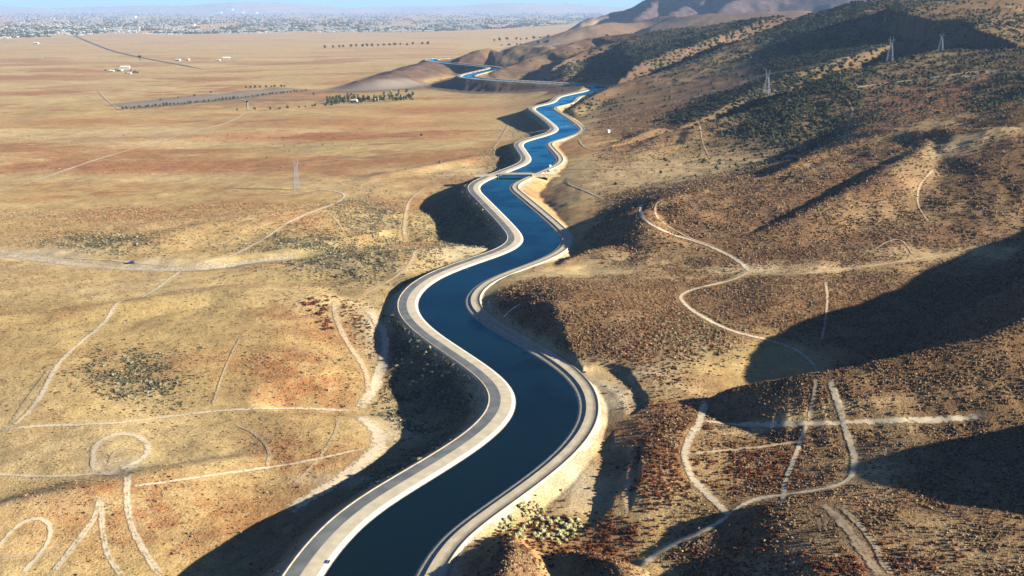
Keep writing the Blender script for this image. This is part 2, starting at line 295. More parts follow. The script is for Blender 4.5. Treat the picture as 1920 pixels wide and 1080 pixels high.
GULLIES = [  # floor points (pixels, metres above water), side slope, rounding
 ([(0, 478, -16), (150, 497, -16), (340, 508, -15), (470, 494, -14), (560, 484, -14), (640, 470, -15), (760, 455, -21)], .3, 8),
 ([(540, 766, -13), (660, 772, -15), (760, 776, -17), (830, 765, -18)], .28, 4),
 ([('w', 150, 1440, 2), ('w', 215, 1500, 6), ('w', 300, 1570, 13), ('w', 385, 1660, 23), ('w', 500, 1780, 38), ('w', 640, 1880, 58), ('w', 780, 1990, 78)], .55, 5),
 ([(1085, 276, 1), (1160, 265, 3)], .4, 4),
 ([('w', 190, 2370, 1), ('w', 300, 2460, 6), ('w', 400, 2570, 17), ('w', 560, 2750, 36), ('w', 740, 2930, 56), ('w', 1000, 3050, 90)], .55, 6),
 ([('w', 60, 3000, 2), ('w', 150, 3080, 10), ('w', 250, 3180, 30)], .55, 6),
 ([(910, 100, None, 4050), (1000, 92, None, 3500), (1010, 86, None, 4400)], .4, 10),
]

def seg_dist(pts, mask, side=False):                       # distance to a polyline and height along it, for the grid points in mask
    x = X2[mask]; y = Y2[mask]; best = np.full(x.shape, 1e18); zz = np.zeros(x.shape); sg = np.zeros(x.shape)
    for a, b in zip(pts[:-1], pts[1:]):
        d = b[:2]-a[:2]; L2 = max((d*d).sum(), 1e-9)
        t = np.clip(((x-a[0])*d[0]+(y-a[1])*d[1])/L2, 0, 1)
        r2 = (x-a[0]-t*d[0])**2+(y-a[1]-t*d[1])**2; m = r2 < best
        best[m] = r2[m]; zz[m] = (a[2]+t*(b[2]-a[2]))[m]; sg[m] = (((y-a[1])*d[0]-(x-a[0])*d[1])/math.sqrt(L2))[m]
    return (np.sqrt(best), zz, sg) if side else (np.sqrt(best), zz)
def rowmask(pts, R):
    m = np.zeros(X2.shape, bool); lo, hi = pts[:, 1].min()-R, pts[:, 1].max()+R
    r = (YR > lo) & (YR < hi); m[r] = (X2[r] > pts[:, 0].min()-R) & (X2[r] < pts[:, 0].max()+R); return m

H = tps(CTRL)
near = sstep(6000, 2500, Y2)
H += 3.0*fbm(X2/140+3, Y2/140, 4, 3)*near*sstep(0, 25, np.abs(H)+4)
for pts, k, r, bl in RIDGES:
    p = catmull(np.array([P(q) for q in pts]), 6)
    kn, kf = k if isinstance(k, tuple) else (k, k)          # slope of the near (right hand) and of the far side of the crest
    R = (p[:, 2].max()+70)/min(kn, kf)+60; m = rowmask(p, R)
    d, z, sg = seg_dist(p, m, True); k = kf+(kn-kf)*sstep(.5, -.5, sg/np.maximum(d, 1e-3))
    wob = .35*fbm(X2[m]/max(r*4, 45), Y2[m]/max(r*4, 45), 3, 5)
    zr = z-k*(np.sqrt(d*d+r*r)-r)-np.minimum(k, .3)*wob*np.minimum(d, 45)
    h = H[m]; t = np.clip(.5+.5*(zr-h)/bl, 0, 1); H[m] = h*(1-t)+zr*t+bl*t*(1-t)*.5
for pts, k, r in GULLIES:
    p = catmull(np.array([P(q) for q in pts]), 6); m = rowmask(p, 260); d, z = seg_dist(p, m)
    wd = 24 if p[:, 1].mean() < 1300 else 55; zr = z+k*(np.sqrt(d*d+r*r)-r)+.9*np.maximum(d-wd, 0); h = H[m]; bl = 2.0
    t = np.clip(.5+.5*(h-zr)/bl, 0, 1); H[m] = h*(1-t)+zr*t-bl*t*(1-t)*.5
for pts, w, k in FLATS:
    p = catmull(np.array([P(q) for q in pts]), 6); m = rowmask(p, 80); d, z = seg_dist(p, m)
    d = d*(1+.2*fbm(X2[m]/9, Y2[m]/9, 3, 37)); H[m] = np.minimum(H[m], z+k*np.maximum(d-w, 0))
# erosion rills and lumps, stronger where the land is high
hill = sstep(4, 40, H)*sstep(9000, 6000, Y2)
rl = 1-np.abs(fbm(X2/38+.6*fbm(X2/90, Y2/90, 2, 9), Y2/38, 3, 21))
H += hill*(2.6*(rl-.75)) + (.22*fbm(X2/7, Y2/7, 3, 31)+.8*fbm(X2/26, Y2/26, 2, 33))*sstep(2500, 900, Y2)
mt = sstep(6000, 7000, Y2)*sstep(20000, 12000, Y2)*sstep(0, 80, H)
far_h = sstep(2300, 2900, Y2)*sstep(7000, 5000, Y2)*sstep(-26, -12, H)*sstep(-700, -420, X2)
H += far_h*(5*fbm(X2/60, Y2/60, 4, 43)+6*(.6-np.abs(fbm(X2/110, Y2/110, 3, 47))))
H += mt*95*(1-2*np.abs(fbm(X2/430, Y2/430, 4, 41)))*.6

# ------------------------------------------------------------------ fit the ground to the canal: cut and fill either side
SD = np.full(X2.shape, 999.0)
for i, y in enumerate(YR):
    if y > 4400: break
    s = np.abs(CLD[:, 1]-y) < 130
    if not s.any(): continue
    c = CLD[s]; nn = N_[s]; x = X2[i]
    j = np.where((x > c[:, 0].min()-130) & (x < c[:, 0].max()+130))[0]
    if not len(j): continue
    dx = x[j][:, None]-c[None, :, 0]; dy = (y-c[None, :, 1]); r2 = dx*dx+dy*dy; b = r2.argmin(1); a = np.arange(len(j))
    sd = np.sqrt(r2[a, b])*np.sign(dx[a, b]*nn[b, 0]+dy[0, b]*nn[b, 1]); ok = np.abs(sd) < 130
    SD[i, j[ok]] = sd[ok]
left = SD < 0; dist = np.abs(SD); edge = np.where(left, EL, ER)
over = np.maximum(dist-edge, 0)
lump = 1+.25*fbm(X2/16, Y2/16, 3, 51)
lo = ROADZ-.25-np.where(left, .58, .5)*over*lump; hi = ROADZ-.25+np.where(left, .35, .9)*over*lump
H = np.where(dist < 400, np.clip(H, lo, hi), H)
cell = np.maximum(2.6, 1.25*np.gradient(YR))[:, None]
H = np.where(dist < edge-cell, np.minimum(H, -5.0), np.where(dist < edge, np.minimum(H, ROADZ-.45), H))

LNR = np.log(YR)
def gidx(x, y):
    y = np.asarray(y, float); x = np.asarray(x, float)
    fj = np.interp(np.log(np.maximum(y, YR[0])), LNR, np.arange(NRT)); fi = np.interp(x/np.maximum(y, 1), UC, np.arange(NC))
    i0 = np.minimum(fi.astype(int), NC-2); j0 = np.minimum(fj.astype(int), NRT-2); return i0, j0, fi-i0, fj-j0
def bil(A, x, y):
    i0, j0, a, b = gidx(x, y)
    return (A[j0, i0]*(1-a)+A[j0, i0+1]*a)*(1-b)+(A[j0+1, i0]*(1-a)+A[j0+1, i0+1]*a)*b
def hz(x, y): return bil(H, x, y)
def hit(px, py):                               # where the line of sight through a photo pixel first meets the ground
    dx, dy, dz = ray(px, py); zr = HC+YR*dz/dy; x = YR*dx/dy
    g = hz(x, YR); k = np.where(g >= zr)[0]
    k = k[k > 0]
    if not len(k): k = [NRT-1]
    k = k[0]; e0 = zr[k-1]-g[k-1]; e1 = zr[k]-g[k]; t = e0/(e0-e1) if e0 != e1 else 0
    y = YR[k-1]+t*(YR[k]-YR[k-1]); xx = y*dx/dy
    return np.array([xx, y, float(hz(xx, y))])
# ------------------------------------------------------------------ what covers the ground: soil and grass colour, brush density
def blob(px, py, rx, ry):
    c = hit(px, py); u0 = c[0]/c[1]; a = hit(px, py-ry); b = hit(px, min(py+ry, 1079))
    sy = max(abs(a[1]-b[1])/2, 3.0); sy = min(sy, c[1]*.35); sx = rx*c[1]/F
    wx = 1+.5*_wob
    e = ((U2-u0)*c[1]/sx)**2+((Y2-c[1])/sy)**2
    return np.exp(-np.maximum(e+_wob*1.1*np.sqrt(e+.05), 0))
_wob = fbm(X2/30, Y2/30, 4, 61)*.9
def blobs(L):
    o = np.zeros(X2.shape)
    for b in L: o = np.maximum(o, blob(*b[:4])*(b[4] if len(b) > 4 else 1))
    return np.clip(o, 0, 1)
XC = np.interp(YR, CLD[:np.argmax(CLD[:, 1] > 2560), 1], CLD[:np.argmax(CLD[:, 1] > 2560), 0])
far_x = np.interp(YR, [2560, 3000, 3500, 4200, 6500, 9000], [190, 60, 120, 300, 450, 900])
XC = np.where(YR > 2560, far_x, XC)[:, None]
rt = sstep(-25, 25, X2-XC)
M_pale = blobs([(1150, 735, 50, 42), (1165, 755, 30, 25), (1090, 915, 60, 45), (1040, 900, 50, 25, .8), (870, 462, 75, 12), (745, 805, 60, 28), (225, 872, 55, 18, .8), (640, 900, 100, 12, .7),
                (700, 620, 25, 60, .9), (1178, 910, 6, 60, .9), (1080, 900, 60, 40), (1420, 500, 60, 8, .6), (60, 480, 100, 11), (250, 500, 140, 7), (400, 500, 70, 6, .8), (1780, 285, 40, 12, .5), (1820, 140, 60, 5, .7), (1200, 700, 70, 15, .7)])
M_straw = blobs([(1100, 512, 190, 15), (1500, 503, 260, 14), (1800, 475, 190, 20), (1300, 320, 260, 30), (1450, 300, 160, 16), (1200, 338, 150, 22), (1400, 304, 150, 14), (1450, 792, 280, 14), (1640, 870, 70, 60, .9), (1760, 1010, 150, 60, .55), (1500, 1040, 160, 50, .5),
                 (1720, 330, 60, 60, .5), (1880, 242, 200, 8), (1250, 730, 120, 20, .7), (1250, 940, 60, 40, .7), (1330, 870, 60, 50, .4), (600, 553, 130, 22), (300, 545, 260, 12), (700, 500, 160, 14, .9), (100, 940, 140, 18), (350, 862, 120, 14),
                 (640, 345, 200, 14), (300, 335, 250, 10), (850, 320, 160, 14), (940, 100, 60, 8, .7), (1040, 95, 40, 20, .6), (1330, 105, 60, 20, .4), (980, 240, 60, 25, .5), (1750, 230, 120, 10, .7), (1100, 690, 40, 20, .6)])
M_org = blobs([(570, 700, 120, 70, .9), (330, 980, 300, 90, .7), (560, 850, 120, 50, .8), (250, 320, 330, 10, .5), (500, 258, 330, 9, .55), (150, 228, 200, 8, .6), (650, 230, 250, 12, .6), (300, 400, 200, 18, .7), (180, 440, 250, 18, .4),
               (1600, 1060, 160, 40, .6), (1380, 1030, 90, 40, .5), (850, 205, 160, 10, .7), (560, 410, 80, 20, .6), (1760, 195, 110, 30, .9), (1250, 850, 60, 80), (1390, 870, 90, 40, .6), (1160, 1010, 70, 30), (1020, 1010, 90, 40, .8), (1140, 1020, 60, 35, .9)])
M_sage = blobs([(800, 690, 90, 80), (760, 640, 40, 50), (860, 390, 60, 50), (700, 400, 70, 50, .6), (600, 470, 120, 16, .9), (250, 710, 90, 40, .8), (180, 455, 90, 16, .7), (690, 480, 110, 14, .7), (980, 220, 40, 30), (1290, 640, 80, 45, .9),
                (560, 275, 90, 8, .6), (940, 300, 40, 20, .7), (800, 890, 90, 40, .6), (900, 165, 150, 12, .9)])
M_shade = blobs([(1290+13*k, 216-5.3*k, 26, 10) for k in range(31)]+[(1085+11*k, 142-3.0*k, 24, 9) for k in range(20)]+[(1305+18*k, 82-4.0*k, 30, 8) for k in range(18)])  # bands of canyon shadow, imitated by dark ground and bushes
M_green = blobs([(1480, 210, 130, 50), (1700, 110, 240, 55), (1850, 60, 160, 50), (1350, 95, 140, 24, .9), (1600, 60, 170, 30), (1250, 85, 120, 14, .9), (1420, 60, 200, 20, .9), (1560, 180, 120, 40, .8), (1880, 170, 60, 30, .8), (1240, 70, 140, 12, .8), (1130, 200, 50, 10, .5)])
M_green = np.maximum(M_green, M_shade)
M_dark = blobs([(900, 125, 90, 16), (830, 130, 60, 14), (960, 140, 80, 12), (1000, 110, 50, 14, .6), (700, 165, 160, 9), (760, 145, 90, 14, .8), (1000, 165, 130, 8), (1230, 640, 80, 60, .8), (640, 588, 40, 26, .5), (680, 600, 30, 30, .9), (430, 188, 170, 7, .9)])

_br = sstep(-.45, .35, fbm(X2/5.5, Y2/5.5, 3, 141)+.5*fbm(X2/19, Y2/19, 3, 143)); _nr = sstep(1600, 900, Y2)
M_org *= 1-.75*_nr*(1-_br); M_straw *= 1-.35*_nr*_br*(1-rt); M_pale *= 1-.25*_nr*(1-_br)
def mixc(c, col, m): return c*(1-m[..., None])+np.array(col)*m[..., None]
n1 = fbm(X2/70, Y2/45, 4, 71); n2 = fbm(X2/260+.8*n1, Y2/160, 4, 77); n3 = fbm(X2/12, Y2/12, 3, 83); n4 = fbm(X2/700, Y2/420, 4, 91)
col = np.zeros(X2.shape+(3,)); col[:] = (.41, .30, .132)
so = sstep(-.15, .45, n2+.35*n1+.5*n4*sstep(700, 1800, Y2)-.05)
col = mixc(col, (.31, .145, .062), so*.85*(1-.6*M_straw))
col = mixc(col, (.47, .36, .195), sstep(.05, .5, n4*.7-n2*.5)*.7)
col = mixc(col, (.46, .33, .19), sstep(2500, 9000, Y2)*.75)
hillc = rt*sstep(1.5, 7, H+2*n1)*sstep(9000, 5000, Y2)
rg = np.zeros_like(col); rg[:] = (.20, .126, .061); rg = mixc(rg, (.285, .195, .10), sstep(0, .5, n1+.3*n3)*.7); rg = mixc(rg, (.20, .10, .052), sstep(.05, .5, n2)*.5)
col = col*(1-hillc[..., None])+rg*hillc[..., None]
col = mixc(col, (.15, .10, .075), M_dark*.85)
col = mixc(col, (.31, .10, .038), M_org*.95)
col = mixc(col, (.47, .36, .19), M_straw*.85)
col = mixc(col, (.30, .265, .155), M_sage*.55)
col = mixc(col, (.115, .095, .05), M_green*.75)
col = mixc(col, (.045, .045, .028), M_shade*.9)  # canyon shade put into the ground colour
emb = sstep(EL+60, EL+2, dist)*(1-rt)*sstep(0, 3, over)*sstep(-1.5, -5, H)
col = mixc(col, (.075, .07, .045), emb*.85)  # dark scrub tone that also deepens the embankment shadow by colour
verge = sstep(9, 1.0, over+3*n1)*(dist < 130)
col = mixc(col, (.36, .295, .20), verge*.75)
col = mixc(col, (.44, .37, .255), M_pale*.95)
fh = sstep(2300, 2900, Y2)*sstep(7000, 5000, Y2)*sstep(-26, -12, H)*sstep(-700, -420, X2)*(1-.55*M_straw)
fh = np.maximum(fh, (dist < 128)*sstep(2350, 2550, Y2)*sstep(2, 12, over))
col = mixc(col, (.10, .064, .046), np.clip(fh*(.9+.3*n1), 0, 1))
col = mixc(col, (.055, .045, .052), mt)
col *= (1+.16*n3*sstep(3000, 800, Y2)+.12*n1)[..., None]
brush = hillc*(.80+.5*n1+.3*n2)*(1-.93*M_straw)*(1-M_pale)
brush = np.clip(np.maximum(brush, np.maximum(M_org*.35*(1-rt), M_sage*.5)), 0, 1)*sstep(0, 4, over)
spk = np.clip(.35+.5*brush+.25*so, 0, 1)*(1-.7*M_pale)*(1-.5*verge)

V = np.stack([X2, Y2, H], -1).reshape(-1, 3)
ii = np.arange(NRT*NC).reshape(NRT, NC)
FQ = np.stack([ii[:-1, :-1], ii[:-1, 1:], ii[1:, 1:], ii[1:, :-1]], -1).reshape(-1, 4)
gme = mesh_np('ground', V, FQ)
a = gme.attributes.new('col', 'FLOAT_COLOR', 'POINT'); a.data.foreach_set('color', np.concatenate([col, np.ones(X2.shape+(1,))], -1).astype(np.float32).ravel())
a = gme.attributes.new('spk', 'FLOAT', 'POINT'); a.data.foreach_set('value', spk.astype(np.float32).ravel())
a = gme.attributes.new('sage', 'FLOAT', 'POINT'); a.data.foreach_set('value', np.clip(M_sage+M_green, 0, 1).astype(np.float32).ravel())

def node(nt, t, **k):
    n = nt.nodes.new(t)
    for a, b in k.items():
        if a in ('operation', 'blend_type', 'data_type', 'attribute_name', 'noise_dimensions', 'clamp'): setattr(n, a, b)
        else: n.inputs[a].default_value = b
    return n
gm = bpy.data.materials.new('dry_ground'); gm.use_nodes = True; g = gm.node_tree; B = g.nodes['Principled BSDF']; lk = g.links.new
B.inputs['Roughness'].default_value = .95; B.inputs['Specular IOR Level'].default_value = .1
ac = node(g, 'ShaderNodeAttribute', attribute_name='col'); asx = node(g, 'ShaderNodeAttribute', attribute_name='spk'); asg = node(g, 'ShaderNodeAttribute', attribute_name='sage')
geo = node(g, 'ShaderNodeNewGeometry')
def tnoise(sc, det=3, rough=.6, src=None):
    t = node(g, 'ShaderNodeTexNoise'); t.inputs['Scale'].default_value = sc; t.inputs['Detail'].default_value = det; t.inputs['Roughness'].default_value = rough
    lk(src or geo.outputs['Position'], t.inputs['Vector']); return t.outputs['Fac']
def mrange(v, a, b, c=0.0, d=1.0):
    m = node(g, 'ShaderNodeMapRange'); m.inputs[1].default_value = a; m.inputs[2].default_value = b; m.inputs[3].default_value = c; m.inputs[4].default_value = d
    lk(v, m.inputs[0]); return m.outputs[0]
def mth(op, a, b):
    m = node(g, 'ShaderNodeMath', operation=op)
    for i, v in enumerate((a, b)):
        if isinstance(v, (int, float)): m.inputs[i].default_value = v
        else: lk(v, m.inputs[i])
    return m.outputs[0]
def mixn(fac, a, b, bt='MIX'):
    m = node(g, 'ShaderNodeMixRGB', blend_type=bt)
    for i, v in enumerate((fac, a, b)):
        if isinstance(v, (int, float)): m.inputs[i].default_value = v
        elif isinstance(v, tuple): m.inputs[i].default_value = (*v, 1)
        else: lk(v, m.inputs[i])
    return m.outputs[0]
fa = tnoise(1.0, 4, .75); fb = tnoise(.13, 4, .65); fc = tnoise(.9, 3, .7); fd = tnoise(.022, 4, .6)
c0 = mixn(1.0, ac.outputs['Color'], mixn(1.0, (1, 1, 1), mrange(fa, .25, .75, .45, 1.55), 'MULTIPLY'), 'MULTIPLY')
c0 = mixn(1.0, c0, mixn(1.0, (1, 1, 1), mrange(fb, .25, .75, .86, 1.14), 'MULTIPLY'), 'MULTIPLY')
c0 = mixn(mth('MULTIPLY', mrange(fd, .5, .72), .35), c0, (.34, .18, .085))
c1 = mixn(mth('MULTIPLY', mrange(fc, .50, .66), mth('MULTIPLY', asx.outputs['Fac'], .85)), c0, (.105, .048, .024))
c0 = mixn(1.0, c0, mixn(1.0, (1, 1, 1), mrange(tnoise(.045, 6, .7), .3, .7, .80, 1.20), 'MULTIPLY'), 'MULTIPLY')
c1 = mixn(mth('MULTIPLY', mrange(fc, .50, .66), mth('MULTIPLY', asx.outputs['Fac'], .85)), c0, (.105, .048, .024))
c1 = mixn(mth('MULTIPLY', mrange(tnoise(.16, 4, .7), .50, .62), mth('MULTIPLY', asx.outputs['Fac'], .55)), c1, (.085, .05, .03))
c2 = mixn(mth('MULTIPLY', mrange(tnoise(.75, 3, .7), .52, .66), mth('MULTIPLY', asg.outputs['Fac'], .75)), c1, (.085, .08, .045))
lk(c2, B.inputs['Base Color'])
bp = node(g, 'ShaderNodeBump', Strength=1.0, Distance=.55)
lk(mth('ADD', mth('MULTIPLY', fc, mth('ADD', asx.outputs['Fac'], .25)), mth('MULTIPLY', fb, .8)), bp.inputs['Height']); lk(bp.outputs[0], B.inputs['Normal'])
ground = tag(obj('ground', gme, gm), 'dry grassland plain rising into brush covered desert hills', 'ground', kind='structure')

# ------------------------------------------------------------------ the canal: every strip is swept along the centre line
def sweep(name, prof, m, i0=0, i1=None, sm=True):
    c = CLD[i0:i1]; nn = N_[i0:i1]; n = len(c); k = len(prof)
    V = np.zeros((n, k, 3))
    for j, (o, z) in enumerate(prof): V[:, j, :2] = c+nn*o; V[:, j, 2] = z
    ii = np.arange(n*k).reshape(n, k)
    Fc = np.stack([ii[:-1, :-1], ii[:-1, 1:], ii[1:, 1:], ii[1:, :-1]], -1).reshape(-1, 4)[:, ::1]
    return obj(name, mesh_np(name, V.reshape(-1, 3), Fc, sm), m)
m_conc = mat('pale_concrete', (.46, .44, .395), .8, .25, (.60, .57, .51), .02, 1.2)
m_shoul = mat('cream_gravel', (.37, .325, .25), .95, .22, (.46, .41, .32), .05, 1.5)
m_asph = mat('asphalt', (.085, .095, .105), .9, .12, (.135, .145, .155), .01, 2.0)
m_verge = mat('verge_gravel', (.30, .25, .18), .95, .3, (.42, .36, .27), .12, 1.0)
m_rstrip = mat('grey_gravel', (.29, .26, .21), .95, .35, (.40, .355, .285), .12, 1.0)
m_rroad = mat('sandy_track', (.37, .315, .23), .95, .16, (.46, .40, .30), .08, .7)
m_stain = mat('waterline_algae', (.10, .10, .085), .9, .8, (.20, .19, .16))
mw = bpy.data.materials.new('canal_water'); mw.use_nodes = True; g = mw.node_tree; lk = g.links.new; B = g.nodes['Principled BSDF']
g.nodes.remove(B)
geo = node(g, 'ShaderNodeNewGeometry')
big = tnoise(.020, 5, .65); rp = tnoise(1.1, 3, .6)
bp = node(g, 'ShaderNodeBump', Strength=1.0); lk(mrange(big, .49, .55, .02, .25), bp.inputs['Distance']); lk(rp, bp.inputs['Height'])
gl = g.nodes.new('ShaderNodeBsdfGlossy'); lk(mixn(mrange(big, .47, .56), (.16, .86, 1.0), (.07, .55, .88)), gl.inputs['Color']); lk(mrange(big, .49, .55, .04, .25), gl.inputs['Roughness']); lk(bp.outputs[0], gl.inputs['Normal'])  # darker patches in the gloss colour imitate wind-rippled reflection
df = g.nodes.new('ShaderNodeBsdfDiffuse'); df.inputs['Color'].default_value = (.003, .0075, .008, 1)
fr = g.nodes.new('ShaderNodeFresnel'); fr.inputs['IOR'].default_value = 1.33
mxs = g.nodes.new('ShaderNodeMixShader'); lk(fr.outputs[0], mxs.inputs[0]); lk(df.outputs[0], mxs.inputs[1]); lk(gl.outputs[0], mxs.inputs[2]); lk(mxs.outputs[0], g.nodes['Material Output'].inputs['Surface'])
for nm, prof, m, lab in [
    ('canal_water', [(x, 0.0) for x in np.linspace(-WW-.35, WW+.35, 7)], mw, 'dark blue water of the winding canal'),
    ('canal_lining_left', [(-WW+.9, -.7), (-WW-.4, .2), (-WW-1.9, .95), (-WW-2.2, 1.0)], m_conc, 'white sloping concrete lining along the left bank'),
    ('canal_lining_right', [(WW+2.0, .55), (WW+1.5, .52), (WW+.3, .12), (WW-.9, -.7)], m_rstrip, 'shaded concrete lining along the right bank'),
    ('waterline_stain', [(-WW-.08, .03), (-WW-.42, .245)], m_stain, 'thin dark waterline stain on the left lining'),
    ('gravel_shoulder', [(-WW-2.2, .985), (-WW-4, 1.08), (-WW-8.0, 1.2)], m_shoul, 'cream gravel shoulder between the lining and the asphalt'),
    ('canal_road', [(-WW-7.9, 1.23), (-WW-10.7, 1.30), (-WW-13.5, 1.25)], m_asph, 'grey asphalt service road along the left bank'),
    ('road_verge', [(-WW-13.4, 1.22), (-WW-13.8, 1.5), (-WW-14.2, 1.5), (-WW-14.6, 1.15), (-WW-15.4, 1.1), (-WW-17.4, -.15)], m_verge, 'narrow kerb and gravel verge on the outer edge of the asphalt'),
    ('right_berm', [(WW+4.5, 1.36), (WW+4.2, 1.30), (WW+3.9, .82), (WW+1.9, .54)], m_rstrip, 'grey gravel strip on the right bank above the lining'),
    ('bank_track', [(WW+13.4, .05), (WW+11.2, 1.2), (WW+10.8, 1.75), (WW+10.4, 1.78), (WW+9.9, 1.38), (WW+7, 1.44), (WW+4.4, 1.37)], m_rroad, 'sandy dirt track along the right bank')]:
    tag(sweep(nm, prof, m), lab, nm.replace('_', ' ').replace(' left', '').replace(' right', ''), kind='structure')
# the next reach of the canal, on its own embankment far behind the last spur
FC = resample(catmull(np.array([at_z(*q, 0)[:2] for q in ((1150, 76), (1132, 74.2), (1105, 70), (1080, 66), (1071, 64.2), (1078, 62.6), (1115, 61))]), 8), 25.0); FC = smooth(FC, 6)
ft = np.gradient(FC, axis=0); ft /= np.linalg.norm(ft, axis=1)[:, None]; fn_ = np.stack([ft[:, 1], -ft[:, 0]], 1)
CLD0, N0 = CLD, N_; CLD, N_ = FC, fn_
for nm, prof, m, lab in [('far_canal_water', [(-22, .4), (22, .4)], mw, 'pale blue strip of the far canal reach behind the last spur'), ('far_canal_bank', [(-130, -45), (-34, 1.2), (-22, 0), (22, 0), (34, 1.2), (130, -45)], m_verge, 'dark sloped embankment of the far canal reach')]:
    tag(sweep(nm, prof, m), lab, nm.replace('_', ' '), kind='structure')
CLD, N_ = CLD0, N0
# ------------------------------------------------------------------ dirt tracks draped over the ground
def track_mat(name, c1, c2):
    m = bpy.data.materials.new(name); m.use_nodes = True; g_ = m.node_tree; B = g_.nodes['Principled BSDF']; l = g_.links.new
    B.inputs['Roughness'].default_value = .95; B.inputs['Specular IOR Level'].default_value = .1
    at = g_.nodes.new('ShaderNodeAttribute'); at.attribute_name = 'edge'; ge = g_.nodes.new('ShaderNodeNewGeometry')
    t = g_.nodes.new('ShaderNodeTexNoise'); t.inputs['Scale'].default_value = .45; t.inputs['Detail'].default_value = 5; t.inputs['Roughness'].default_value = .7; l(ge.outputs['Position'], t.inputs['Vector'])
    t2 = g_.nodes.new('ShaderNodeTexNoise'); t2.inputs['Scale'].default_value = .12; t2.inputs['Detail'].default_value = 4; l(ge.outputs['Position'], t2.inputs['Vector'])
    r = g_.nodes.new('ShaderNodeMixRGB'); r.inputs[1].default_value = (*c1, 1); r.inputs[2].default_value = (*c2, 1); l(t2.outputs['Fac'], r.inputs[0]); l(r.outputs[0], B.inputs['Base Color'])
    a = g_.nodes.new('ShaderNodeMath'); a.operation = 'MULTIPLY_ADD'; a.inputs[1].default_value = 2.9; a.inputs[2].default_value = -1.45; l(t.outputs['Fac'], a.inputs[0])
    b = g_.nodes.new('ShaderNodeMath'); b.operation = 'ADD'; l(at.outputs['Fac'], b.inputs[0]); l(a.outputs[0], b.inputs[1])
    k = g_.nodes.new('ShaderNodeMapRange'); k.inputs[1].default_value = -.05; k.inputs[2].default_value = .5; l(b.outputs[0], k.inputs[0]); l(k.outputs[0], B.inputs['Alpha'])
    return m
tm_pale = track_mat('pale_track_dirt', (.44, .365, .26), (.54, .46, .34)); tm_tan = track_mat('tan_track_dirt', (.36, .27, .17), (.45, .35, .235))
tm_dark = track_mat('paved_road_far', (.10, .105, .12), (.15, .15, .16)); tm_field = track_mat('fallow_soil', (.20, .165, .14), (.26, .215, .175))
def ribbon(name, W_, width, m, label, cat, twin=False, fade=True, strength=1.0):
    W_ = resample(W_, max(1.2, .004*W_[:, 1].mean())); 
    t = np.gradient(W_[:, :2], axis=0); t /= np.maximum(np.linalg.norm(t, axis=1), 1e-6)[:, None]; nn = np.stack([t[:, 1], -t[:, 0]], 1)
    k = 9; n = len(W_); wn = 1+.35*fbm(np.arange(n)*.13+RNG.random()*99, np.zeros(n)+3, 3, 5)
    V = np.zeros((n, k, 3)); E = np.zeros((n, k)); s = np.linspace(-1, 1, k)
    for j in range(k):
        o = s[j]*width*.37*wn; V[:, j, :2] = W_[:, :2]+nn*o[:, None]
        V[:, j, 2] = hz(V[:, j, 0], V[:, j, 1])+.10+.00025*V[:, j, 1]
        e = 1-abs(s[j])**2*1.0
        if twin: e *= .42+.58*abs(math.sin(s[j]*math.pi*.9))
        E[:, j] = e*.66*strength
    if fade:
        L = np.minimum(np.arange(n), n-1-np.arange(n))/max(3, n*.06); E *= np.clip(L, 0, 1)[:, None]**.5
    ii = np.arange(n*k).reshape(n, k); Fc = np.stack([ii[:-1, :-1], ii[:-1, 1:], ii[1:, 1:], ii[1:, :-1]], -1).reshape(-1, 4)
    me = mesh_np(name, V.reshape(-1, 3), Fc); a = me.attributes.new('edge', 'FLOAT', 'POINT'); a.data.foreach_set('value', E.astype(np.float32).ravel())
    return tag(obj(name, me, m), label, cat, kind='structure')
TRACKED = []
def track(pts, width, label, m=None, name='dirt_track', twin=False, cat='dirt track', st=1.0):
    q = catmull(np.array(pts, float), 5); Wd = np.array([hit(*p) for p in q])
    ok = np.r_[True, np.abs(np.diff(Wd[:, 1])) < np.maximum(60, Wd[1:, 1]*.25)]; Wd = Wd[ok]
    Wd = catmull(Wd, 3); Wd = resample(Wd, max(2, .004*Wd[:, 1].mean())); Wd = smooth(Wd, 3)
    TRACKED.append((Wd, width)); return ribbon(name, Wd, width, m or tm_pale, label, cat, twin, strength=st)
track([(0, 360), (60, 341), (180, 300), (300, 265), (420, 232), (465, 210)], 6, 'long straight pale track running across the plain towards the trees')
track([(0, 411), (150, 399), (320, 381), (450, 371), (560, 364), (640, 357)], 4, 'thin pale track passing below the power pylon on the plain')
track([(560, 364), (600, 356), (640, 362), (645, 370), (630, 381), (590, 396), (540, 418), (500, 445), (470, 462), (430, 481), (350, 502)], 4.5, 'pale track winding down from the pylon to the wash')
track([(340, 508), (325, 518), (270, 556), (222, 568), (195, 606), (140, 652), (105, 690), (72, 750), (30, 795), (0, 806)], 4.5, 'dirt track descending the long grassy hill on the left')
track([(95, 690), (60, 735), (20, 795)], 2.5, 'faint wheel ruts beside the track on the grassy hill', tm_tan, twin=True)
track([(-10, 470), (60, 480), (150, 496), (250, 505), (340, 508), (430, 500), (520, 482)], 7, 'broad pale sandy track along the dry wash')
track([(120, 484), (200, 488), (260, 494), (340, 500), (400, 497)], 3, 'second thin sandy track on the far edge of the wash')
track([(-10, 810), (60, 800), (140, 797), (220, 793), (330, 780), (420, 770), (540, 766), (665, 771)], 4, 'pale track along the foot of the grassy hill')
track([(-10, 889), (60, 893), (120, 893), (190, 888)], 3.5, 'pale track entering the bare turning circle from the left')
track([(250, 912), (320, 903), (400, 891), (480, 880), (560, 868), (680, 842)], 2.8, 'straight pale track from the turning circle to the embankment')
track([(178, 885), (175, 850), (190, 826), (230, 813), (268, 824), (278, 848), (255, 868), (222, 882)], 5, 'looped turning circle worn into the grass')
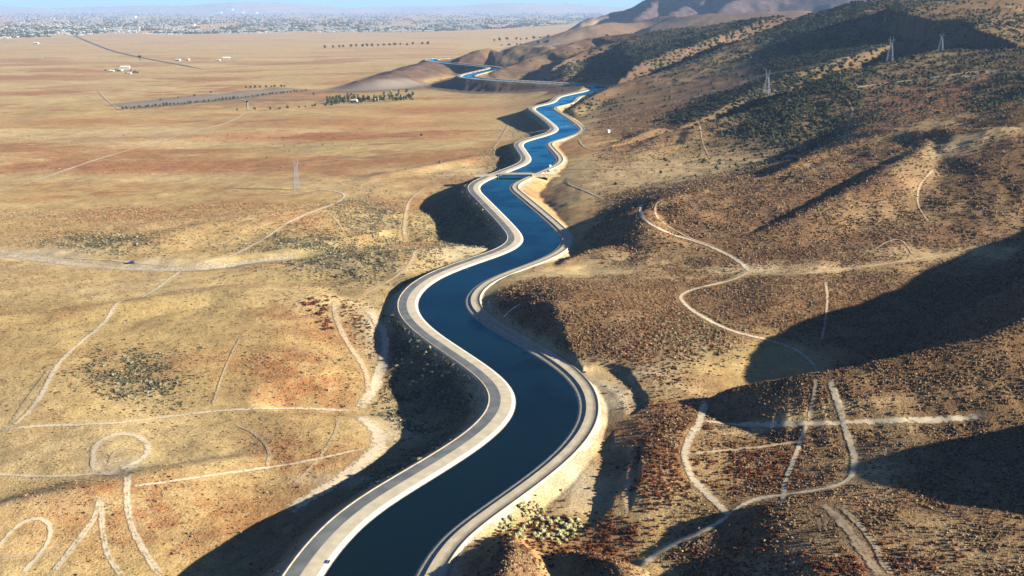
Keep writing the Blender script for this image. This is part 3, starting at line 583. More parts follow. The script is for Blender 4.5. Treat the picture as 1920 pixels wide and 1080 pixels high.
track([(205, 868), (215, 848), (235, 840), (262, 846)], 2.5, 'small inner loop of the turning circle', tm_tan)
track([(190, 885), (215, 890), (240, 885), (250, 872)], 9, 'bare dusty patch in the middle of the turning circle')
track([(240, 892), (238, 930), (245, 980), (268, 1030), (300, 1079)], 4.5, 'ruts running from the turning circle down past the shadow', twin=True)
track([(190, 932), (175, 975), (140, 1022), (95, 1079)], 4, 'ruts curving left from the turning circle to the lower edge', twin=True)
track([(190, 935), (192, 990), (202, 1040), (228, 1079)], 3.5, 'double ruts running straight down from the turning circle', twin=True)
track([(-10, 1035), (25, 993), (58, 973), (88, 977), (96, 998), (82, 1030), (40, 1079)], 3, 'hairpin track in the grass at the lower left corner')
track([(-10, 1049), (50, 1041), (115, 1032)], 2.5, 'short faint track crossing the hairpin in the lower left corner', tm_tan)
track([(450, 635), (432, 668), (415, 710), (398, 762)], 2.2, 'thin trail straight up the reddish left hill', tm_tan)
track([(632, 782), (630, 808), (605, 850), (580, 880), (550, 910)], 2.5, 'twin ruts curving through the red grass beside the embankment', tm_tan, twin=True)
track([(440, 796), (478, 814), (504, 845), (500, 885)], 2.5, 'curved twin ruts in the red grass', tm_tan, twin=True)
track([(626, 564), (632, 600), (650, 640), (682, 690), (690, 735), (668, 765)], 5, 'sandy track down the slope between the dark shrubs', tm_tan)
track([(690, 582), (715, 615), (722, 650), (712, 700), (690, 745), (672, 768)], 9, 'wide rutted sandy track below the embankment')
track([(672, 780), (700, 800), (712, 828), (700, 852), (645, 895), (595, 926), (540, 958)], 12, 'broad pale haul road along the foot of the embankment')
track([(760, 452), (758, 425), (762, 395), (772, 372), (800, 350)], 5, 'pale track beside the shaded hollow', tm_tan)
track([(778, 470), (770, 492), (740, 520), (690, 548), (650, 562)], 4, 'pale track climbing over the low hill left of the canal', tm_tan)
track([(592, 394), (618, 402), (634, 418), (645, 436)], 3, 'short track to the eroded gully', tm_tan)
track([(465, 207), (462, 190), (440, 184)], 5, 'short pale driveway at the edge of the fallow field')
track([(184, 170), (197, 184), (225, 207)], 5, 'short pale track at the corner of the fallow field')
track([(850, 300), (830, 298), (826, 308)], 3, 'short track on the rise left of the bridge', tm_tan)
track([(955, 232), (940, 258), (925, 280)], 4, 'pale track beside the ditch left of the canal', tm_tan)
track([(1202, 384), (1201, 398), (1212, 415), (1250, 436), (1330, 462), (1385, 490), (1405, 510)], 5, 'pale road contouring down the spur right of the canal')
track([(1405, 510), (1370, 526), (1300, 543), (1277, 555), (1282, 568), (1310, 590), (1370, 620), (1440, 638), (1490, 655), (1522, 680), (1530, 698)], 4.5, 'pale road winding along the valley into the big shadow')
track([(1242, 374), (1229, 386), (1236, 412), (1290, 445), (1340, 462)], 3, 'upper loop of the road on the spur', tm_tan)
track([(1530, 704), (1526, 745), (1516, 792)], 3, 'trail dropping straight down the near slope of the brushy ridge', tm_tan)
track([(1556, 712), (1574, 765), (1586, 810), (1602, 860), (1592, 898), (1540, 918), (1420, 936), (1368, 962)], 4, 'track looping round the right side of the brushy flat')
track([(1322, 752), (1312, 790), (1290, 830), (1285, 862), (1302, 902), (1340, 940), (1368, 966)], 5.5, 'pale track down the left side of the brushy flat')
track([(1318, 790), (1400, 797), (1520, 795), (1650, 790), (1790, 786), (1850, 778)], 5, 'pale track along the foot of the brushy ridge')
track([(1290, 852), (1350, 846), (1430, 838), (1505, 826)], 3.2, 'thin track across the brushy flat', tm_tan)
track([(1512, 798), (1490, 858), (1472, 905), (1468, 944)], 2.8, 'thin pale trail down the middle of the brushy flat')
track([(1540, 946), (1580, 980), (1618, 1035), (1650, 1079)], 5, 'rutted tracks over the rounded near hill', tm_tan, twin=True)
track([(1575, 950), (1625, 1000), (1670, 1079)], 3.5, 'faint second rut over the rounded near hill', tm_tan, twin=True)
track([(1204, 1062), (1216, 1050), (1258, 1022), (1330, 990), (1366, 968)], 5, 'pale track round the foot of the near hill')
track([(1548, 528), (1551, 560), (1548, 600), (1540, 640)], 2.6, 'faint trail across the brushy slope', tm_tan)
track([(1576, 170), (1598, 204), (1592, 232), (1582, 266)], 3, 'trail cut straight down the chaparral hillside', tm_tan)
track([(1750, 318), (1724, 350), (1722, 385), (1742, 418)], 2.4, 'trail down the crest of the big brown hill', tm_tan)
track([(1312, 236), (1318, 268), (1330, 296)], 2.6, 'trail down the hillside below the pylon', tm_tan)
track([(1050, 318), (1100, 317), (1200, 316), (1300, 312), (1400, 305), (1500, 291)], 6, 'pale road leading right from the bridge across the field', tm_tan)
track([(1066, 332), (1068, 345), (1098, 358), (1132, 374)], 3.5, 'pale track curving below the bridge road')
track([(1600, 166), (1660, 156), (1720, 150), (1790, 140), (1850, 131)], 5, 'pale scar of a road cut across the chaparral hillside')
track([(1408, 512), (1480, 515), (1560, 508), (1640, 498), (1720, 486), (1800, 474)], 4, 'pale track up the dry valley floor', tm_tan)
track([(1640, 468), (1668, 452), (1690, 450), (1712, 478)], 2.2, 'small loop track on the valley floor', tm_tan)
track([(780, 325), (840, 324), (900, 321)], 5, 'pale road joining the left end of the bridge', tm_tan)
track([(1085, 262), (1095, 275), (1115, 282)], 3.5, 'short curved track beside the water tank')
track([(130, 63), (170, 80), (210, 95), (250, 105), (290, 113), (340, 122), (380, 130)], 26, 'dark paved highway crossing the far plain', tm_dark, 'highway', cat='road')
track([(380, 131), (470, 124), (560, 118), (680, 108)], 10, 'thin dark road across the far plain', tm_dark, 'country_road', cat='road')
track([(226, 201), (300, 193), (400, 183), (480, 174), (560, 167)], 230, 'grey fallow field lined with trees on the plain', tm_field, 'fallow_field', cat='field')
track([(640, 172), (720, 163), (790, 156)], 200, 'grey fallow strip below the far embankment', tm_field, 'fallow_field', cat='field')
track([(-10, 476), (80, 487), (160, 499), (260, 506), (345, 507), (430, 499), (510, 488), (560, 483)], 30, 'broad pale dry wash bed across the left plain', tm_pale, 'dry_wash', cat='wash', st=.62)
# ------------------------------------------------------------------ plants: base meshes
def ico(sub=1):
    import bmesh
    bm = bmesh.new(); bmesh.ops.create_icosphere(bm, subdivisions=sub, radius=1.0)
    V = np.array([v.co[:] for v in bm.verts]); Fc = np.array([[v.index for v in f.verts] for f in bm.faces]); bm.free(); return V, Fc
def shrub_mesh(name, seed, n_leaf=60, flat=.75, leaf=.22, core=.8):
    r = np.random.default_rng(seed); V, Fc = ico(2 if n_leaf > 100 else 1)
    d = 1+.28*r.standard_normal(len(V)).clip(-1.3, 1.3)
    V = V*d[:, None]*core; V[:, 2] = np.maximum(V[:, 2]*flat+.42, -.05); vs = [V]; fs = [Fc]; o = len(V)
    LV = []; LF = []
    for k in range(n_leaf):
        p = r.standard_normal(3); p /= np.linalg.norm(p); p[2] = abs(p[2])*.95-.08
        c = p*(.72+.36*r.random()); c[2] = c[2]*flat+.36
        a = r.standard_normal(3); a -= a.dot(p)*p*.6; a /= np.linalg.norm(a); b = np.cross(p, a); s = leaf*(.6+.8*r.random())
        LV += [c-a*s*.7, c+b*s*.6, c+a*s+p*s*.7]; LF.append([o, o+1, o+2]); o += 3
    me = mesh_np(name, np.vstack([V]+([np.array(LV)] if LV else [])), np.vstack([Fc]+([np.array(LF)] if LF else [])), False); return me
def crown_mesh(name, seed, rx=1.0, rz=1.0, n=240, lobes=7, leaf=.2):
    r = np.random.default_rng(seed); LV = []; LF = []; o = 0
    L = [(np.array([0, 0, rz]), .62)]+[(np.array([math.cos(t)*rx*.48, math.sin(t)*rx*.48, rz*(.55+.9*r.random())]), .34+.22*r.random()) for t in r.random(lobes)*6.28]
    for k in range(n):
        c, q = L[r.integers(len(L))]; p = r.standard_normal(3); p /= np.linalg.norm(p)
        w = c+p*np.array([rx, rx, rz])*q*(.65+.45*r.random()); a = r.standard_normal(3); a /= np.linalg.norm(a); b = np.cross(a, p); s = leaf*(.6+.9*r.random())
        LV += [w-a*s, w+b*s, w+a*s+p*s*.6]; LF.append([o, o+1, o+2]); o += 3
    V, Fc = ico(1)
    for c, q in L:
        v = V*(1+.2*r.standard_normal(len(V)))[:, None]*q*.72*np.array([rx, rx, rz])+c; LV += list(v); LF += [list(f+o) for f in Fc]; o += len(V)
    return mesh_np(name, np.array(LV), np.array(LF), False)
def ramp_mat(name, cols, rough=.9, nscale=3.0):
    m = bpy.data.materials.new(name); m.use_nodes = True; g_ = m.node_tree; l = g_.links.new; B = g_.nodes['Principled BSDF']; B.inputs['Roughness'].default_value = rough; B.inputs['Specular IOR Level'].default_value = .1
    oi = g_.nodes.new('ShaderNodeObjectInfo'); rp = g_.nodes.new('ShaderNodeValToRGB'); e = rp.color_ramp.elements
    for k, c in enumerate(cols):
        x = e[k] if k < 2 else e.new(1.0)
        x.position = k/(len(cols)-1); x.color = (*c, 1)
    for k, c in enumerate(cols): e[k].position = k/(len(cols)-1); e[k].color = (*c, 1)
    l(oi.outputs['Random'], rp.inputs['Fac'])
    ge = g_.nodes.new('ShaderNodeNewGeometry'); t = g_.nodes.new('ShaderNodeTexNoise'); t.inputs['Scale'].default_value = nscale; l(ge.outputs['Position'], t.inputs['Vector'])
    mr = g_.nodes.new('ShaderNodeMapRange'); mr.inputs[1].default_value = .3; mr.inputs[2].default_value = .7; mr.inputs[3].default_value = .7; mr.inputs[4].default_value = 1.3; l(t.outputs['Fac'], mr.inputs[0])
    mx = g_.nodes.new('ShaderNodeMixRGB'); mx.blend_type = 'MULTIPLY'; mx.inputs[0].default_value = 1; l(rp.outputs[0], mx.inputs[1]); l(mr.outputs[0], mx.inputs[2]); l(mx.outputs[0], B.inputs['Base Color'])
    return m
vm_brush = ramp_mat('brown_brush', [(.14, .062, .031), (.07, .042, .026), (.21, .095, .044), (.30, .205, .11), (.17, .076, .037), (.38, .285, .165), (.21, .135, .072)])
vm_red = ramp_mat('rust_brush', [(.16, .05, .022), (.10, .035, .018), (.20, .075, .03)])
vm_sage = ramp_mat('sagebrush', [(.26, .25, .15), (.17, .17, .10), (.34, .32, .20), (.22, .20, .12)])
vm_pale = ramp_mat('pale_shrub_leaf', [(.46, .42, .20), (.36, .36, .13), (.52, .46, .28), (.42, .40, .20)])
vm_green = ramp_mat('chaparral', [(.045, .055, .028), (.065, .072, .036), (.035, .042, .024), (.085, .085, .042)])
vm_straw = ramp_mat('grass_tuft', [(.42, .29, .15), (.30, .14, .065), (.50, .37, .20), (.22, .10, .05), (.36, .22, .11)])
vm_tree = ramp_mat('tree_leaf', [(.04, .06, .025), (.06, .08, .03), (.03, .045, .022), (.075, .085, .035)])
vm_gold = ramp_mat('golden_tree_leaf', [(.26, .22, .045), (.30, .25, .06), (.22, .20, .05)])
m_bark = mat('bark', (.10, .075, .055), .9, 2.0, (.15, .11, .08))
for m_ in (vm_brush, vm_sage): pass

# ------------------------------------------------------------------ where plants stand
CELL = 2.0; OCC = set()
for Wd, w in TRACKED:
    for p in resample(Wd, 1.5):
        if p[1] > 2600: break
        k = int(w*.55/CELL)+0
        for a in range(-k, k+1):
            for b in range(-k, k+1): OCC.add((int(p[0]//CELL)+a, int(p[1]//CELL)+b))
OCCA = np.array([a*100003+b for a, b in OCC])
def clear(x, y, pad=0.0):
    s = np.abs(bil(SD, x, y)); ok = s > np.where(bil(SD, x, y) < 0, EL, ER)+1.0+pad
    key = (x//CELL).astype(np.int64)*100003+(y//CELL).astype(np.int64)
    return ok & ~np.isin(key, OCCA)
def sample(n, dens, y0, y1, p=1.0, u0=-.54, u1=.60):
    u = RNG.uniform(u0, u1, n); t = RNG.random(n)
    y = np.exp(math.log(y0)+t*math.log(y1/y0)) if p == 0 else (y0**p+t*(y1**p-y0**p))**(1/p)
    x = u*y; k = RNG.random(n) < bil(dens, x, y); x, y = x[k], y[k]; k = clear(x, y); return x[k], y[k]

def gn_stuff(name, x, y, sc, proto, label, cat, sink=.08, tilt=.15):
    z = hz(x, y)-sink*sc
    me = bpy.data.meshes.new(name); me.vertices.add(len(x)); me.vertices.foreach_set('co', np.stack([x, y, z], 1).astype(np.float32).ravel())
    a = me.attributes.new('sc', 'FLOAT', 'POINT'); a.data.foreach_set('value', sc.astype(np.float32)); me.update()
    o = obj(name, me); tag(o, label, cat, kind='stuff')
    ng = bpy.data.node_groups.new(name, 'GeometryNodeTree'); ng.interface.new_socket('Geometry', in_out='INPUT', socket_type='NodeSocketGeometry'); ng.interface.new_socket('Geometry', in_out='OUTPUT', socket_type='NodeSocketGeometry')
    N = ng.nodes; gi = N.new('NodeGroupInput'); go = N.new('NodeGroupOutput'); ip = N.new('GeometryNodeInstanceOnPoints'); oi = N.new('GeometryNodeObjectInfo'); oi.inputs['Object'].default_value = proto
    na = N.new('GeometryNodeInputNamedAttribute'); na.data_type = 'FLOAT'; na.inputs['Name'].default_value = 'sc'
    rv = N.new('FunctionNodeRandomValue'); rv.data_type = 'FLOAT_VECTOR'; rv.inputs[0].default_value = (-tilt, -tilt, 0); rv.inputs[1].default_value = (tilt, tilt, 6.283)
    rs = N.new('FunctionNodeRandomValue'); rs.data_type = 'FLOAT_VECTOR'; rs.inputs[0].default_value = (.8, .8, .7); rs.inputs[1].default_value = (1.25, 1.25, 1.3); rs.inputs['Seed'].default_value = 5
    vm = N.new('ShaderNodeVectorMath'); vm.operation = 'SCALE'
    L = ng.links.new; L(gi.outputs[0], ip.inputs['Points']); L(oi.outputs['Geometry'], ip.inputs['Instance']); L(rv.outputs[0], ip.inputs['Rotation'])
    L(rs.outputs[0], vm.inputs[0]); L(na.outputs[0], vm.inputs['Scale']); L(vm.outputs[0], ip.inputs['Scale']); L(ip.outputs[0], go.inputs[0])
    md = o.modifiers.new('plants', 'NODES'); md.node_group = ng; return o
def plant(name, me, x, y, s, label, cat, group, rz=None):
    o = obj(name, me); o.location = (float(x), float(y), float(hz(x, y))-.08*s); o.scale = (s*random.uniform(.85, 1.2), s*random.uniform(.85, 1.2), s*random.uniform(.8, 1.15)); o.rotation_euler = (0, 0, random.uniform(0, 6.28))
    return tag(o, label, cat, group)
def one(mesh, m): mesh.materials.append(m); return mesh

me_brush = one(shrub_mesh('brush', 1, 26, .7, .34, .72), vm_brush); me_red = one(shrub_mesh('rust_brush', 2, 30, .7, .34, .7), vm_red)
me_sage = one(shrub_mesh('sagebrush', 3, 34, .75, .30, .75), vm_sage); me_green = one(shrub_mesh('chaparral', 4, 40, .8, .30, .8), vm_green); me_straw = one(shrub_mesh('grass_tuft', 5, 18, .55, .40, .6), vm_straw)
me_pale = [one(shrub_mesh('pale_shrub', 10+k, 170, .8, .2, .78), vm_pale) for k in range(3)]
me_darks = [one(shrub_mesh('dark_shrub', 20+k, 90, .8, .24, .78), vm_red) for k in range(2)]

# shrubs one can pick out, each a thing of its own
def in_px(regions, n):
    out = []
    while len(out) < n:
        cx, cy, rx, ry = regions[RNG.integers(len(regions))]; a, b = RNG.uniform(-1, 1, 2)
        if a*a+b*b > 1: continue
        h = hit(cx+a*rx, cy+b*ry)
        if clear(h[:1], h[1:2])[0] and all((h[0]-q[0])**2+(h[1]-q[1])**2 > 1.6 for q in out): out.append(h)
    return out
PALE = in_px([(985, 985, 50, 26), (1040, 1000, 42, 22), (1000, 955, 26, 12), (1060, 985, 30, 14)], 95)
for q in PALE:
    plant('pale_shrub', random.choice(me_pale), q[0], q[1], random.uniform(.75, 1.35), 'pale yellow green rounded shrub in the rust red thicket beside the canal', 'shrub', 'pale shrubs in the thicket right of the canal')
for q in in_px([(600, 575, 26, 14), (612, 595, 26, 14), (622, 612, 18, 10), (585, 568, 16, 8)], 40):
    plant('dark_shrub', random.choice(me_darks), q[0], q[1], random.uniform(.9, 1.6), 'dark rust coloured shrub standing apart on the straw slope left of the sandy track', 'shrub', 'dark shrubs on the straw slope')

# brush on the hills
b1 = np.clip(brush*(1-M_green*.7), 0, 1)*(.25+.75*sstep(-.3, .25, fbm(X2/11, Y2/11, 3, 101)))
x, y = sample(600000, b1*np.where(rt > .5, 1, .25), 240, 760, 2.0); sc = .2+.52*RNG.random(len(x))**2.4*(1+.2*(y > 500))
gn_stuff('brown_brush', x, y, sc, plant('brush_clump', me_brush, x[0], y[0], 1.0, 'one low brown brush clump among the near hillside brush', 'brush', None), 'low brown and tan brush covering the near hillsides', 'brush')
x, y = sample(480000, b1*np.where(rt > .5, 1, .15)*.9, 760, 1900, 1.0); sc = .38+.75*RNG.random(len(x))**1.7*np.sqrt(y/900)
gn_stuff('hillside_brush', x, y, sc, plant('brush_clump', me_brush, x[0], y[0], 1.2, 'one low brown brush clump among the far hillside brush', 'brush', None), 'low brown brush covering the farther hillsides', 'brush')
x, y = sample(150000, np.clip(M_org*rt*1.3+M_dark*.5, 0, 1)*(Y2 < 760), 240, 760, 2.0); sc = RNG.uniform(.4, .95, len(x))
gn_stuff('rust_brush', x, y, sc, plant('rust_bush', me_red, x[0], y[0], 1.2, 'one rust red bush of the thickets right of the canal', 'bush', None), 'rust red thicket of buckwheat brush right of the canal', 'brush')
x, y = sample(330000, np.clip((1-rt)*(1-M_pale)*(.13+.6*M_org+.25*so)*(1-verge), 0, 1)*.6, 250, 1100, 1.6, -.54, .1); sc = (.16+.36*RNG.random(len(x))**2)*(1+(y-300)/700)
gn_stuff('grass_tufts', x, y, sc, plant('grass_tuft', me_straw, x[0], y[0], .6, 'one dry grass tuft of the straw coloured plain', 'grass', None), 'dry straw and rust grass tufts on the left plain', 'grass')
# sagebrush: the 300 nearest on the embankment and in the hollows are things, the rest one mass
x, y = sample(110000, np.clip(M_sage*.8+emb*.45, 0, 1)*(.3+.7*sstep(-.2, .3, fbm(X2/7, Y2/7, 3, 111))), 300, 1500, 1.5); sc = RNG.uniform(.55, 1.3, len(x))*(1+.15*(y > 700))
o = np.argsort(y/sc); x, y, sc = x[o], y[o], sc[o]
for k in range(300):
    sd_ = float(bil(SD, x[k:k+1], y[k:k+1])[0])
    if -110 < sd_ < 0: lab, grp = 'pale sagebrush on the shaded embankment slope below the asphalt canal road', 'sagebrush on the canal embankment'
    elif x[k] > 30: lab, grp = 'pale sagebrush on the brown hillside right of the canal', 'sagebrush on the right hillside'
    else: lab, grp = 'dark dotted sagebrush on the grassy hill at left', 'sagebrush on the left hill'
    plant('sagebrush', me_sage, x[k], y[k], sc[k], lab, 'sagebrush', grp)
gn_stuff('sagebrush_scrub', x[300:], y[300:], sc[300:], bpy.data.objects['sagebrush'], 'pale sagebrush scrub in hollows and on embankments', 'sagebrush')
x, y = sample(260000, np.clip(M_sage*1.2, 0, 1)*(rt < .5)*sstep(-.25, .2, fbm(X2/8, Y2/8, 3, 151)), 380, 1100, 1.3, -.54, .02); sc = RNG.uniform(.35, .75, len(x))
vm_dsage = ramp_mat('dark_sage', [(.10, .095, .06), (.06, .06, .04), (.16, .15, .10)]); me_dsage = one(shrub_mesh('dark_sage', 7, 26, .75, .3, .75), vm_dsage)
gn_stuff('dark_sage_scrub', x, y, sc, plant('dark_sage_bush', me_dsage, x[0], y[0], .8, 'one dark sage bush in the dotted scrub patches at left', 'bush', None), 'dark dotted sage scrub patches on the left hills', 'scrub')
# chaparral and junipers on the high slopes, dark bushes standing in for canyon shadow
x, y = sample(150000, np.clip(M_green*1.3, 0, 1)*(.3+.7*sstep(-.1, .25, fbm(X2/22, Y2/22, 3, 121))), 900, 4200, .6); sc = RNG.uniform(1.2, 2.8, len(x))*np.sqrt(np.maximum(y, 1200)/1200)
gn_stuff('chaparral', x, y, sc, plant('chaparral_bush', me_green, x[0], y[0], 2.0, 'one dark green chaparral bush on the high slopes', 'bush', None), 'dark green chaparral covering the high slopes', 'chaparral')
x, y = sample(150000, np.clip(M_shade*1.6, 0, 1), 1300, 4200, .6); sc = RNG.uniform(1.8, 3.4, len(x))*np.sqrt(np.maximum(y, 1200)/1200)
vm_shade = ramp_mat('canyon_shade_leaf', [(.030, .036, .02), (.04, .046, .024), (.024, .03, .018)]); me_shade = one(shrub_mesh('canyon_shade_bush', 6, 40, .8, .30, .8), vm_shade)  # near-black leaf tone carries the shade of the canyon bands
gn_stuff('canyon_shade_chaparral', x, y, sc, plant('canyon_shade_bush', me_shade, x[0], y[0], 3.0, 'one nearly black bush standing in for canyon shade between the spurs', 'bush', None), 'dense dark chaparral added to imitate the canyon shadow bands between the spurs', 'chaparral')
me_crown = [one(crown_mesh('crown', 30+k, 1.0, .95, 170), vm_green) for k in range(3)]
tb = MB().bar((0, 0, -.4), (.05, .03, .55), .13, 6, .08).bar((.03, .02, .4), (.4, .1, .95), .06, 5, .03).bar((.03, .02, .4), (-.35, -.15, .9), .06, 5, .03); me_trunk = tb.mesh('trunk'); me_trunk.materials.append(m_bark)
def tree(name, cm, x, y, s, label, cat, group, zs=1.0):
    e = empty(name, (x, y, float(hz(x, y))), random.uniform(0, 6.28)); e.scale = (s, s, s*zs); tag(e, label, cat, group)
    obj('trunk', me_trunk, None, e); obj('crown', cm, None, e); return e
J = in_px([(1440, 225, 60, 26), (1500, 205, 70, 40), (1560, 175, 60, 30), (1400, 245, 40, 12), (1600, 140, 90, 30), (1480, 165, 50, 20), (1750, 110, 90, 30)], 260)
for q in J:
    lo_ = q[0]/q[1] < .262
    tree('juniper_tree', random.choice(me_crown), q[0], q[1], random.uniform(2.0, 3.9), 'dark rounded juniper on the shaded slope below the front pylon' if lo_ else 'dark rounded juniper among the chaparral right of the front pylon', 'juniper',
         'junipers below the front pylon' if lo_ else 'junipers among the chaparral', random.uniform(.85, 1.15))
# ------------------------------------------------------------------ bridge over the canal
m_bconc = mat('bridge_concrete', (.42, .39, .34), .85, .6, (.50, .47, .41)); m_steel = mat('galvanised_steel', (.32, .35, .41), .5, None, metal=.4); m_earth = mat('ramp_earth', (.30, .22, .14), .95, .3, (.42, .34, .23), .1)
A0 = at_z(934, 331, 0); A1 = at_z(993, 331, 0); BY = A0[1]; xl, xr = A0[0], A1[0]; BZ = 3.6
br = tag(empty('canal_bridge', ((xl+xr)/2, BY, 0)), 'flat concrete road bridge with railings crossing the canal', 'bridge')
xm = (xl+xr)/2; L = xr-xl
MB().box((0, 0, BZ-.3), (L+6, 8, .6)).box((0, -3, BZ-1.0), (L+2, .5, .8)).box((0, 3, BZ-1.0), (L+2, .5, .8)).box((0, 0, BZ-1.0), (L+2, .5, .8)).build('deck', m_bconc, br)
for sy in (-1, 1):
    pr = MB().box((0, sy*3.85, BZ+.25), (L+6, .3, .5)).build('parapet', m_bconc, br)
    rb = MB()
    for k in range(int(L/2.4)+3): rb.box((-L/2-2.5+k*2.4, sy*3.85, BZ+.85), (.14, .14, .7))
    rb.box((0, sy*3.85, BZ+1.2), (L+6, .1, .1)).box((0, sy*3.85, BZ+.9), (L+6, .07, .07)).build('railing', m_steel, pr)
for sx in (-1, 1):
    MB().box((sx*(L/2-.2), 0, BZ/2-1.6), (1.1, 7.6, BZ+1.9)).build('pier', m_bconc, br)
    MB().box((sx*(L/2+3.4), 0, BZ/2-.9), (1.4, 9.0, BZ+.4)).build('abutment', m_bconc, br)
for sx, RL in ((-1, 26.0), (1, 34.0)):
    x0 = sx*(L/2+2.6); x1 = sx*(L/2+2.6+RL); z0 = BZ-.02
    V_ = [(x0, -4.2, z0), (x0, 4.2, z0), (x1, -3.5, 1.45), (x1, 3.5, 1.45), (x0, -9.5, .2), (x0, 9.5, .2), (x1, -4.5, .6), (x1, 4.5, .6)]
    MB().add(V_, [(0, 1, 3, 2), (0, 2, 6, 4), (1, 5, 7, 3), (0, 4, 5, 1)]).build('approach_ramp', m_earth if sx > 0 else m_shoul, br)

# ------------------------------------------------------------------ lattice pylons and their cables
def pylon(px, py, h, label, rz=0.0, hb=None, thick=1.15):
    b = hit(px, py); e = tag(empty('power_pylon', b, rz), label, 'pylon', 'lattice power pylons')
    hb = hb or h*.13; ht = h*.042; zw = h*.70
    P_ = lambda sx, sy, t: (sx*(hb+(ht-hb)*t), sy*(hb+(ht-hb)*t)*.9, zw*t-(.8 if t == 0 else 0))
    for sx in (-1, 1):
        for sy in (-1, 1): MB().bar(P_(sx, sy, 0), P_(sx, sy, 1), .22*thick, 4, .15*thick).build('leg', m_steel, e)
    lv = [0, .17, .33, .47, .6, .71, .81, .91, 1.0]; bb = MB()
    for a, c in zip(lv[:-1], lv[1:]):
        for (s1, s2) in (((-1, -1), (1, -1)), ((1, -1), (1, 1)), ((1, 1), (-1, 1)), ((-1, 1), (-1, -1))):
            bb.bar(P_(*s1, a), P_(*s2, c), .09*thick).bar(P_(*s2, a), P_(*s1, c), .09*thick).bar(P_(*s1, c), P_(*s2, c), .10*thick)
    bb.build('bracing', m_steel, e)
    for sx in (-1, 1):
        hn = MB()
        for sy in (-1, 1): hn.bar((sx*ht, sy*ht*.9, zw), (sx*h*.075, 0, h*.99), .13*thick).bar((-sx*ht*.2, sy*ht*.9, zw), (sx*h*.075, 0, h*.86), .10*thick)
        hn.build('horn', m_steel, e)
    ar = MB()
    for sy in (-1, 1): ar.bar((-h*.13, 0, h*.87), (h*.13, 0, h*.87), .14*thick).bar((-h*.13, 0, h*.87), (0, sy*.8, h*.80), .09*thick).bar((h*.13, 0, h*.87), (0, sy*.8, h*.80), .09*thick)
    arm = ar.build('cross_arm', m_steel, e)
    for dx in (-.12, 0, .12): MB().bar((dx*h, 0, h*.87), (dx*h, 0, h*.82), .12*thick, 6).build('insulator', mat_ins, arm)
    return [Vector(b)+Vector((dx*h*math.cos(rz), dx*h*math.sin(rz), h*.82)) for dx in (-.12, 0, .12)]
mat_ins = mat('insulator_glass', (.25, .3, .32), .3)
p0 = pylon(557, 356, 38, 'pale blue lattice pylon standing alone on the straw plain left of the canal', .3, 3.2)
p1 = pylon(1437, 179, 44, 'lattice pylon nearest the camera on the chaparral hillside', -.6, 6.0)
p2 = pylon(1668, 116, 44, 'middle of the three lattice pylons on the right hillside', -.6, 5.2)
p3 = pylon(1763, 98, 34, 'rightmost lattice pylon in front of the dark canyon', -.6, 4.6)
for px, py, lab in ((250, 104, 'tiny far pylon above the farmstead on the hazy plain'), (80, 112, 'tiny leftmost pylon on the hazy plain'), (262, 90, 'tiny far pylon just left of the paved highway'), (320, 86, 'tiny far pylon right of the paved highway'), (440, 112, 'tiny far pylon beside the far white farm buildings'), (500, 84, 'tiny far pylon below the city edge')):
    pylon(px, py, 42, lab, .3, 4.0, 1.5)
m_wire = mat('aluminium_cable', (.3, .3, .32), .5)
def cable(a, b, sag, label):
    m = MB(); N = 18; q = [a.lerp(b, k/N)-Vector((0, 0, sag*4*(k/N)*(1-k/N))) for k in range(N+1)]
    for u, v in zip(q[:-1], q[1:]): m.bar(u, v, .045, 3)
    tag(m.build('power_cable', m_wire), label, 'cable', 'power cables')
for k, w in ((0, 'left'), (1, 'middle'), (2, 'right')):
    cable(p1[k], p2[k], 7, f'thin cable from the {w} insulator of the nearest hillside pylon up to the middle pylon')
    cable(p1[k], p0[k], 20, f'thin cable from the {w} insulator of the nearest hillside pylon down to the plain pylon')

# ------------------------------------------------------------------ small things by the canal
def on_strip(px, py, z):
    q = at_z(px, py, z); i = np.argmin(((CLD-q[:2])**2).sum(1)); return q, math.atan2(T_[i, 1], T_[i, 0]), i
m_blue = mat('panel_blue', (.012, .02, .09), .25, spec=.5); m_white = mat('white_paint', (.75, .75, .73), .5); m_lblue = mat('panel_pale_blue', (.16, .26, .38), .3); m_tyre = mat('tyre', (.02, .02, .02), .9); m_glass = mat('car_glass', (.02, .03, .04), .15); m_navy = mat('car_blue', (.02, .06, .22), .35)
q, a, i = on_strip(614, 1055, .7); d_ = (q[:2]-CLD[i]) @ N_[i]
sp = tag(empty('solar_panel', (q[0], q[1], .78)), 'small dark blue solar panel lying on the white lining at the lower edge', 'solar panel')
sp.rotation_euler = (0, math.radians(26), 0) if False else Matrix.Rotation(a-math.pi/2, 4, 'Z').to_euler()
MB().box((0, 0, .25), (2.1, 2.4, .10)).build('frame', m_white, sp); MB().box((0, 0, .33), (1.85, 2.15, .05)).build('panel', m_blue, sp)
for s_ in (-.4, .4): MB().box((0, s_, .375), (.7, .42, .03)).build('cell', m_lblue, sp)
for sx in (-.8, .8):
    for sy in (-.9, .9): MB().bar((sx, sy, -.6), (sx, sy, .22), .05).build('leg', m_steel, sp)
